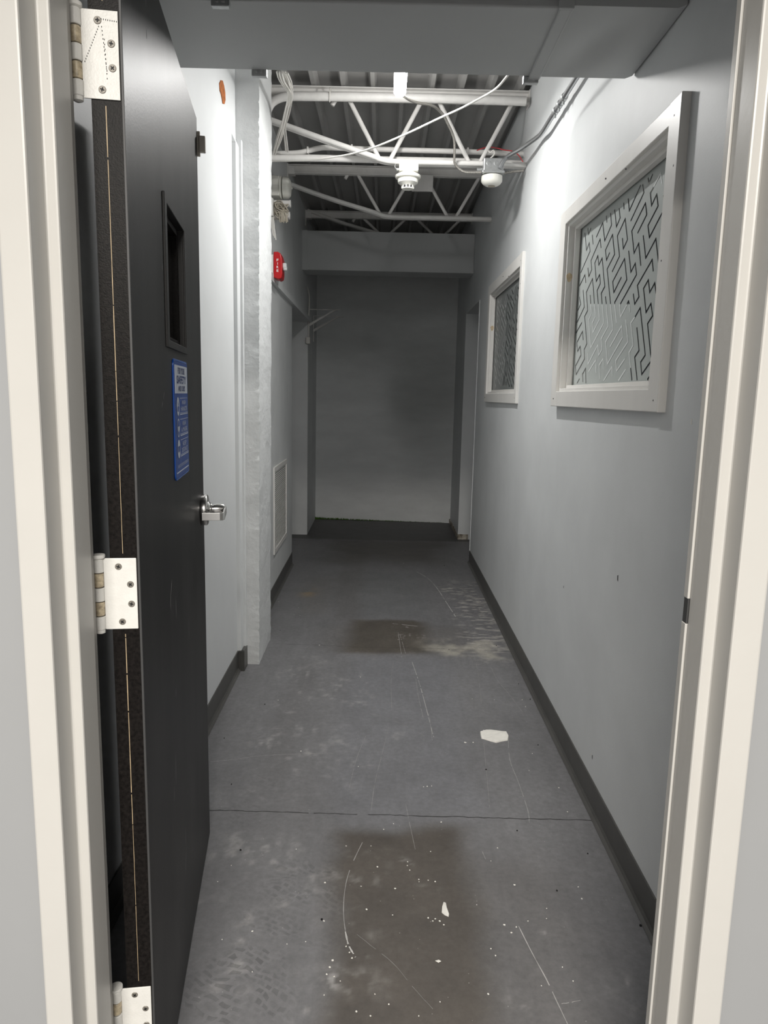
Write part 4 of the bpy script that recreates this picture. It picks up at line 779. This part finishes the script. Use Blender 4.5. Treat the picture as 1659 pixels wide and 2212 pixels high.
# steel conduit on the right wall with couplings
co = P['COND']; t = Thing('steel_conduit', co[0], 'bare steel conduit bending off the right wall to the sensor box', 'conduit')
pts = [co[0]] + [tuple(Vector(co[0]).lerp(Vector(co[2]), k / 4)) for k in range(1, 4)] + co[2:]
mb = MB(); mb.tube([(co[0][0], 2.30, co[0][2] - .012)] + catmull(pts, 5), .0105, 14); t.part('tube', mb, M['emt'], smooth=True)
for yy in (3.05, 3.12, 3.19):
    mb = MB(); f = (yy - co[0][1]) / (co[2][1] - co[0][1]); z = co[0][2] + (co[2][2] - co[0][2]) * f; mb.lathe([(.0125, -.016), (.014, -.014), (.014, .014), (.0125, .016)], (co[0][0], yy, z), 'y', 16)
    mb.box(co[0][0] - .003, co[0][0] + .003, yy - .004, yy + .004, z - .026, z - .010); t.part('coupling', mb, M['galv'], smooth=True)

# occupancy sensor on a steel box
t = Thing('occupancy_sensor', (.543, 4.0, 2.396), 'white dome motion sensor hanging under a galvanised box', 'sensor')
mb = MB(); mb.box(.492, .596, 3.95, 4.05, 2.486, 2.549); bx = t.part('steel_box', mb, M['galv'], bevel=.004)
for x in (.518, .556): mb = MB(); mb.lathe([(.0125, 0), (.0125, -.0012), (.010, -.0018)], (x, 3.95, 2.522), 'y', 18); mb.f = [f[::-1] for f in mb.f]; t.part('knockout', mb, M['galv'], bx)
mb = MB(); mb.box(.488, .600, 3.945, 4.055, 2.476, 2.487); t.part('cover_plate', mb, M['galv'], bevel=.001)
mb = MB(); mb.lathe([(.050, .050), (.0545, .048), (.0550, .028), (.0540, .021), (.046, .010), (.034, .003), (.020, .0), (.019, .003), (.008, .003)][::-1], (.543, 4.0, 2.424), 'z', 36); t.part('dome', mb, M['plastic'], smooth=True)
mb = MB(); mb.lathe([(.016, .0012), (.018, .0), (.018, .004)], (.543, 4.0, 2.423), 'z', 24); t.part('sensor_eye', mb, M['wireb'], smooth=True)
mb = MB(); mb.box(.474, .492, 3.985, 4.0, 2.487, 2.505); mb.lathe([(.010, -.02), (.010, .01)], (.482, 3.99, 2.50), 'x', 14); t.part('connector', mb, M['galv'], bevel=.001)
mb = MB(); mb.tube(catmull([(.52, 4.0, 2.55), (.55, 4.0, 2.58), (.545, 4.0, 2.60), (.53, 4.0, 2.59), (.515, 4.02, 2.61)], 5), .004, 8); t.part('pigtail', mb, M['wire'], smooth=True)

# smoke detector
t = Thing('smoke_detector', (.105, 4.0, 2.40), 'off white smoke detector with tiered cone below a white box', 'smoke detector')
mb = MB(); mb.box(.057, .157, 3.95, 4.05, 2.478, 2.522); bx = t.part('back_box', mb, M['plastic'], bevel=.004)
for x in (.079, .107, .135): mb = MB(); mb.lathe([(.0115, 0), (.0115, -.001), (.0098, -.0016)], (x, 3.95, 2.503), 'y', 18); mb.f = [f[::-1] for f in mb.f]; t.part('knockout', mb, M['steel_w'], bx)
for z, p, nm in ((2.40, [(.0, 0), (.030, .0), (.031, .004)], 'tip'), (2.40, [(.027, .004), (.027, .016)], 'chamber'), (2.40, [(.031, .016), (.036, .020), (.052, .030), (.054, .046), (.050, .050)], 'cone'), (2.40, [(.050, .050), (.064, .053), (.067, .058), (.066, .066), (.055, .072), (.045, .080)], 'base_plate')):
    mb = MB(); p = [(max(r, .0005), h) for r, h in p]; mb.lathe(p, (.105, 4.0, z), 'z', 40); t.part(nm, mb, M['dgrey'] if nm == 'chamber' else M['plastic'], smooth=True)
for k in range(10):
    a = 2 * math.pi * k / 10; mb = MB(); x, y = .105 + .030 * math.cos(a), 4.0 + .030 * math.sin(a); mb.tube([(x, y, 2.403), (x, y, 2.418)], .0032, 6); t.part('grille_rib', mb, M['plastic'])
mb = MB(); mb.tube(catmull([(.045, 4.01, 2.535), (.036, 4.0, 2.515), (.040, 3.99, 2.498), (.056, 3.985, 2.495)], 5), .003, 6); mb.lathe([(.007, -.012), (.007, .0)], (.057, 3.985, 2.492), 'x', 12); t.part('connector', mb, M['galv'])

# blank plate on the second joist
mb = MB(); mb.box(.166, .311, 5.245, 5.260, 2.722, 2.829); solo('blank_plate', mb, M['steel_w'], (.238, 5.25, 2.72), 'square white blank plate hanging from the second joist', 'plate', bevel=.002)

# bell on the left wall past the pier
xw = LX(4.53); by, bz = 4.53, 2.533
t = Thing('alarm_bell', (xw, by, bz - .06), 'off white round alarm bell high on the left wall', 'bell')
mb = MB(); mb.box(xw + .001, xw + .052, by - .055, by + .055, bz - .056, bz + .056); t.part('back_box', mb, M['plastic'], bevel=.006)
mb = MB(); mb.lathe([(.066, 0), (.066, .008), (.060, .010)], (xw + .052, by, bz), 'x', 32); t.part('flange', mb, M['plastic'], smooth=True)
mb = MB(); mb.lathe([(.046, 0), (.060, .002), (.062, .020), (.058, .034), (.044, .046), (.022, .051), (.007, .052), (.006, .056), (.002, .057)], (xw + .066, by, bz), 'x', 36); t.part('gong', mb, M['plastic'], smooth=True)
for dz in (-.04, .0, .04): mb = MB(); mb.box(xw + .012, xw + .046, by - .0565, by - .055, bz + dz - .0015, bz + dz + .0015); t.part('box_rib', mb, M['steel_w'])

# wire coil on two stubs
t = Thing('wire_coil', (xw, 4.5, 2.37), 'coil of beige wire hung on two white wall stubs', 'wire coil')
mb = MB(); mb.box(xw + .001, xw + .02, 4.44, 4.56, 2.355, 2.455); t.part('mount_plate', mb, M['steel_w'], bevel=.002)
for z, x1 in ((2.437, .117), (2.371, .112)): mb = MB(); mb.lathe([(.019, .018), (.019, x1 - .008), (.021, x1 - .007), (.021, x1)], (xw, 4.5, z), 'x', 20); t.part('stub', mb, M['steel_w'], smooth=True)
random.seed(3)
for k in range(15):
    c0 = Vector((xw + .060 + random.uniform(-.016, .016), 4.470 + random.uniform(-.010, .006), 2.400 + random.uniform(-.022, .016))); rx, rz = random.uniform(.010, .034), random.uniform(.018, .048); ph = random.uniform(-1.3, 1.3)
    pts = []
    for i in range(17):
        a = 2 * math.pi * i / 16; u, v = rx * math.cos(a) * (1 + .15 * math.sin(2 * a + k)), rz * math.sin(a) * (1 + .12 * math.cos(3 * a + k)); pts.append(c0 + Vector((u * math.cos(ph) - v * math.sin(ph), random.uniform(-.007, .007) - k * .0008, u * math.sin(ph) + v * math.cos(ph))))
    mb = MB(); mb.tube(pts, .0032, 6); t.part('wire_loop', mb, M['wireb'], smooth=True)
mb = MB()
for k in range(7): mb.tube(catmull([(xw + .060 + .003 * k, 4.462, 2.395), (xw + .060 + .006 * k + random.uniform(-.003, .003), 4.456, 2.365), (xw + .058 + .0075 * k, 4.462, 2.332 - .010 * random.random()), (xw + .062 + .0065 * k, 4.468, 2.345)], 4), .0034, 6)
t.part('wire_tail', mb, M['wireb'], smooth=True)
t2 = MB()
for k in range(3): t2.tube(catmull([(xw + .008 + .006 * k, 4.46, 2.352), (xw + .012 + .007 * k, 4.455, 2.30), (xw + .020 + .008 * k, 4.45, 2.245 - .012 * k)], 4), .003, 6)
solo('loose_wires', t2, M['wire'], (xw, 4.45, 2.23), 'short loose wire ends hanging below the coil', 'wires', smooth=True)

# fire strobe
t = Thing('fire_strobe', (xw, 4.5, 2.005), 'red fire strobe with clear lens on the left wall', 'fire alarm')
mb = MB(); mb.box(xw + .001, xw + .020, 4.45, 4.55, 2.015, 2.140); t.part('back_box', mb, M['steel_w'], bevel=.002)
mb = MB(); pr = [(xw + .021, 2.008), (xw + .052, 2.000), (xw + .068, 2.006), (xw + .072, 2.030), (xw + .072, 2.115), (xw + .064, 2.146), (xw + .046, 2.156), (xw + .021, 2.155)]
mb.prism(pr, 'y', 4.445, 4.555); t.part('housing', mb, M['red'], bevel=.006, seg=3)
mb = MB()
for i, ch in enumerate('FIRE'): text_mb(mb, ch, xw + (.040 if ch != 'I' else .0445), xw + (.052 if ch != 'I' else .0475), 2.101 - i * .020, 2.115 - i * .020, 4.4444, bold=.02)
tag(t.part('lettering', mb, M['lettering']), 'white letters FIRE')
mb = MB(); mb.box(xw + .071, xw + .095, 4.47, 4.53, 2.055, 2.098); ln = t.part('strobe_lens', mb, M['strobe'], bevel=.006, seg=3)
mb = MB(); mb.tube([(xw + .08, 4.465, 2.062), (xw + .098, 4.468, 2.062)], .012, 12); t.part('lens_bulge', mb, M['strobe'], ln, smooth=True)

# vent grille
gx = lambda y: LX(y)
t = Thing('vent_grille', (LX(4.87), 4.87, .30), 'tall white louvred return air grille low on the left wall', 'vent')
g0, g1, gz0, gz1 = 4.55, 5.19, .302, .868
def on_wall(mb): mb.v = [(x + LX(y), y, z) for x, y, z in mb.v]; return mb
mb = MB(); mb.ring('x', (g0, g1, gz0, gz1), (g0 + .032, g1 - .032, gz0 + .032, gz1 - .032), .0, .009); t.part('frame', on_wall(mb), M['white'], bevel=.002)
mb = MB(); nsl = 38
for i in range(nsl):
    z = gz0 + .034 + (gz1 - gz0 - .068) * (i + .5) / nsl
    mb.box(.0008, .0042, g0 + .030, g1 - .030, z - .0036, z + .0036)
t.part('louvres', on_wall(mb), M['white'])
mb = MB(); mb.box(.0003, .0008, g0 + .03, g1 - .03, gz0 + .03, gz1 - .03); t.part('void_shade_sheet', on_wall(mb), M['dark'])  # near-black sheet on the wall, painted as the shade between louvres

# shelf brackets in the far left recess
for Y, zt, lab, L, hgt in ((6.90, 2.108, 'nearer white metal shelf bracket high in the far recess', .29, .29), (7.35, 2.096, 'farther white metal shelf bracket close to the end wall', .30, .25)):
    x = LX(Y) + .001; t = Thing('shelf_bracket', (x, Y, zt - hgt), lab, 'shelf bracket', 'shelf brackets in the far recess')
    mb = MB(); mb.box(x, x + L, Y - .012, Y + .012, zt - .005, zt); t.part('arm', mb, M['steel_w'])
    mb = MB(); mb.box(x, x + .005, Y - .012, Y + .012, zt - hgt, zt); t.part('wall_plate', mb, M['steel_w'])
    mb = MB(); mb.add([(x + .004, Y - .012, zt - .155), (x + .004, Y - .012, zt - .130), (x + L * .80, Y - .012, zt - .004), (x + L * .86, Y - .012, zt - .004), (x + .004, Y + .012, zt - .155), (x + .004, Y + .012, zt - .130), (x + L * .80, Y + .012, zt - .004), (x + L * .86, Y + .012, zt - .004)],
                      [(0, 3, 2, 1), (4, 5, 6, 7), (0, 4, 7, 3), (1, 2, 6, 5), (0, 1, 5, 4), (2, 3, 7, 6)]); t.part('brace', mb, M['steel_w'])
# cord with socket on the return corner
xc = LX(6.79) + .006
t = Thing('power_cord', (xc, 6.785, 1.80), 'white cord with plug hanging down the far left corner', 'cord')
mb = MB(); mb.tube(catmull([(xc - .035, 6.55, 2.35), (xc - .012, 6.7, 2.30), (xc + .006, 6.78, 2.22), (xc + .006, 6.785, 2.10), (xc + .001, 6.785, 2.0), (xc + .002, 6.785, 1.84)], 6), .006, 8); t.part('cable', mb, M['wire'], smooth=True)
mb = MB(); mb.box(xc - .022, xc + .018, 6.76, 6.798, 1.785, 1.845); t.part('plug', mb, M['wire'], bevel=.006)

# ================================================================ DEBRIS ON THE FLOOR
def flake_mesh(poly, h):
    mb = MB(); n = len(poly); cx = sum(p[0] for p in poly) / n; cy = sum(p[1] for p in poly) / n
    vs = [(p[0], p[1], .0005) for p in poly] + [(cx + (p[0] - cx) * .97, cy + (p[1] - cy) * .97, h * random.uniform(.5, 1.2)) for p in poly] + [(cx + (p[0] - cx) * .5, cy + (p[1] - cy) * .5, h * random.uniform(.8, 1.4)) for p in poly] + [(cx, cy, h)]
    fs = [tuple(range(n - 1, -1, -1))] + [(i, (i + 1) % n, n + (i + 1) % n, n + i) for i in range(n)] + [(n + i, n + (i + 1) % n, 2 * n + (i + 1) % n, 2 * n + i) for i in range(n)] + [(2 * n + i, 2 * n + (i + 1) % n, 3 * n) for i in range(n)]
    return mb.add(vs, fs)
def ccw(p): return p if sum(p[i][0] * p[(i + 1) % len(p)][1] - p[(i + 1) % len(p)][0] * p[i][1] for i in range(len(p))) > 0 else p[::-1]
for key, h, lab in (('a', .006, 'largest white paint flake lying on the floor to the right'), ('b', .003, 'small slim white paint flake on the brown floor patch'), ('c', .002, 'tiny pale paint flake nearest the doorway')):
    p = ccw(CHIPS[key]); cx = sum(q[0] for q in p) / len(p); cy = sum(q[1] for q in p) / len(p)
    solo('paint_flake', flake_mesh(p, h), M['flake'], (cx, cy, 0), lab, 'paint flake')
random.seed(11)
protos = []
for k in range(4):
    n = 7; p = [(random.uniform(.6, 1.1) * .0025 * math.cos(2 * math.pi * i / n), random.uniform(.6, 1.1) * .0025 * math.sin(2 * math.pi * i / n)) for i in range(n)]
    protos.append(mesh_obj('paint_speck', flake_mesh(p, .0015), M['flake']))
    protos.append(mesh_obj('black_crumb', flake_mesh(p, .003), M['crumb']))
SP = SPECKS
for i, (k, x, y, s) in enumerate(SP):
    src = protos[(i % 4) * 2 + (1 if k == 'b' else 0)]
    first = (i < 4 and k == 'w')
    o = src.copy(); C.objects.link(o); o.location = (x, y, 0); o.rotation_euler = (0, 0, random.uniform(0, 6)); o.scale = (s, s, 1)
    if k == 'w': tag(o, 'tiny white paint speck scattered on the corridor floor', 'paint speck', 'white paint specks on the floor')
    else: tag(o, 'tiny black crumb of dirt on the corridor floor', 'crumb', 'black crumbs on the floor')
for o in protos: bpy.data.objects.remove(o)
# moss along the foot of the end wall
mb = MB(); random.seed(5)
for i in range(900):
    x = -.72 + 1.40 * random.random() ** 2.2; y = 7.735 - (x + .72) * .0858 - random.uniform(0, .035) * (1.3 - (x + .72)); h = random.uniform(.004, .022) * (1.25 - (x + .72) * .7); a = random.uniform(0, 3.1); w = .004
    mb.add([(x - w * math.cos(a), y - w * math.sin(a), 0), (x + w * math.cos(a), y + w * math.sin(a), 0), (x + random.uniform(-.006, .006), y - random.uniform(0, .008), h)], [(0, 1, 2)])
solo('moss', mb, M['moss'], (0, 7.68, 0), 'green moss growing along the foot of the end wall', 'moss', None, 'stuff')
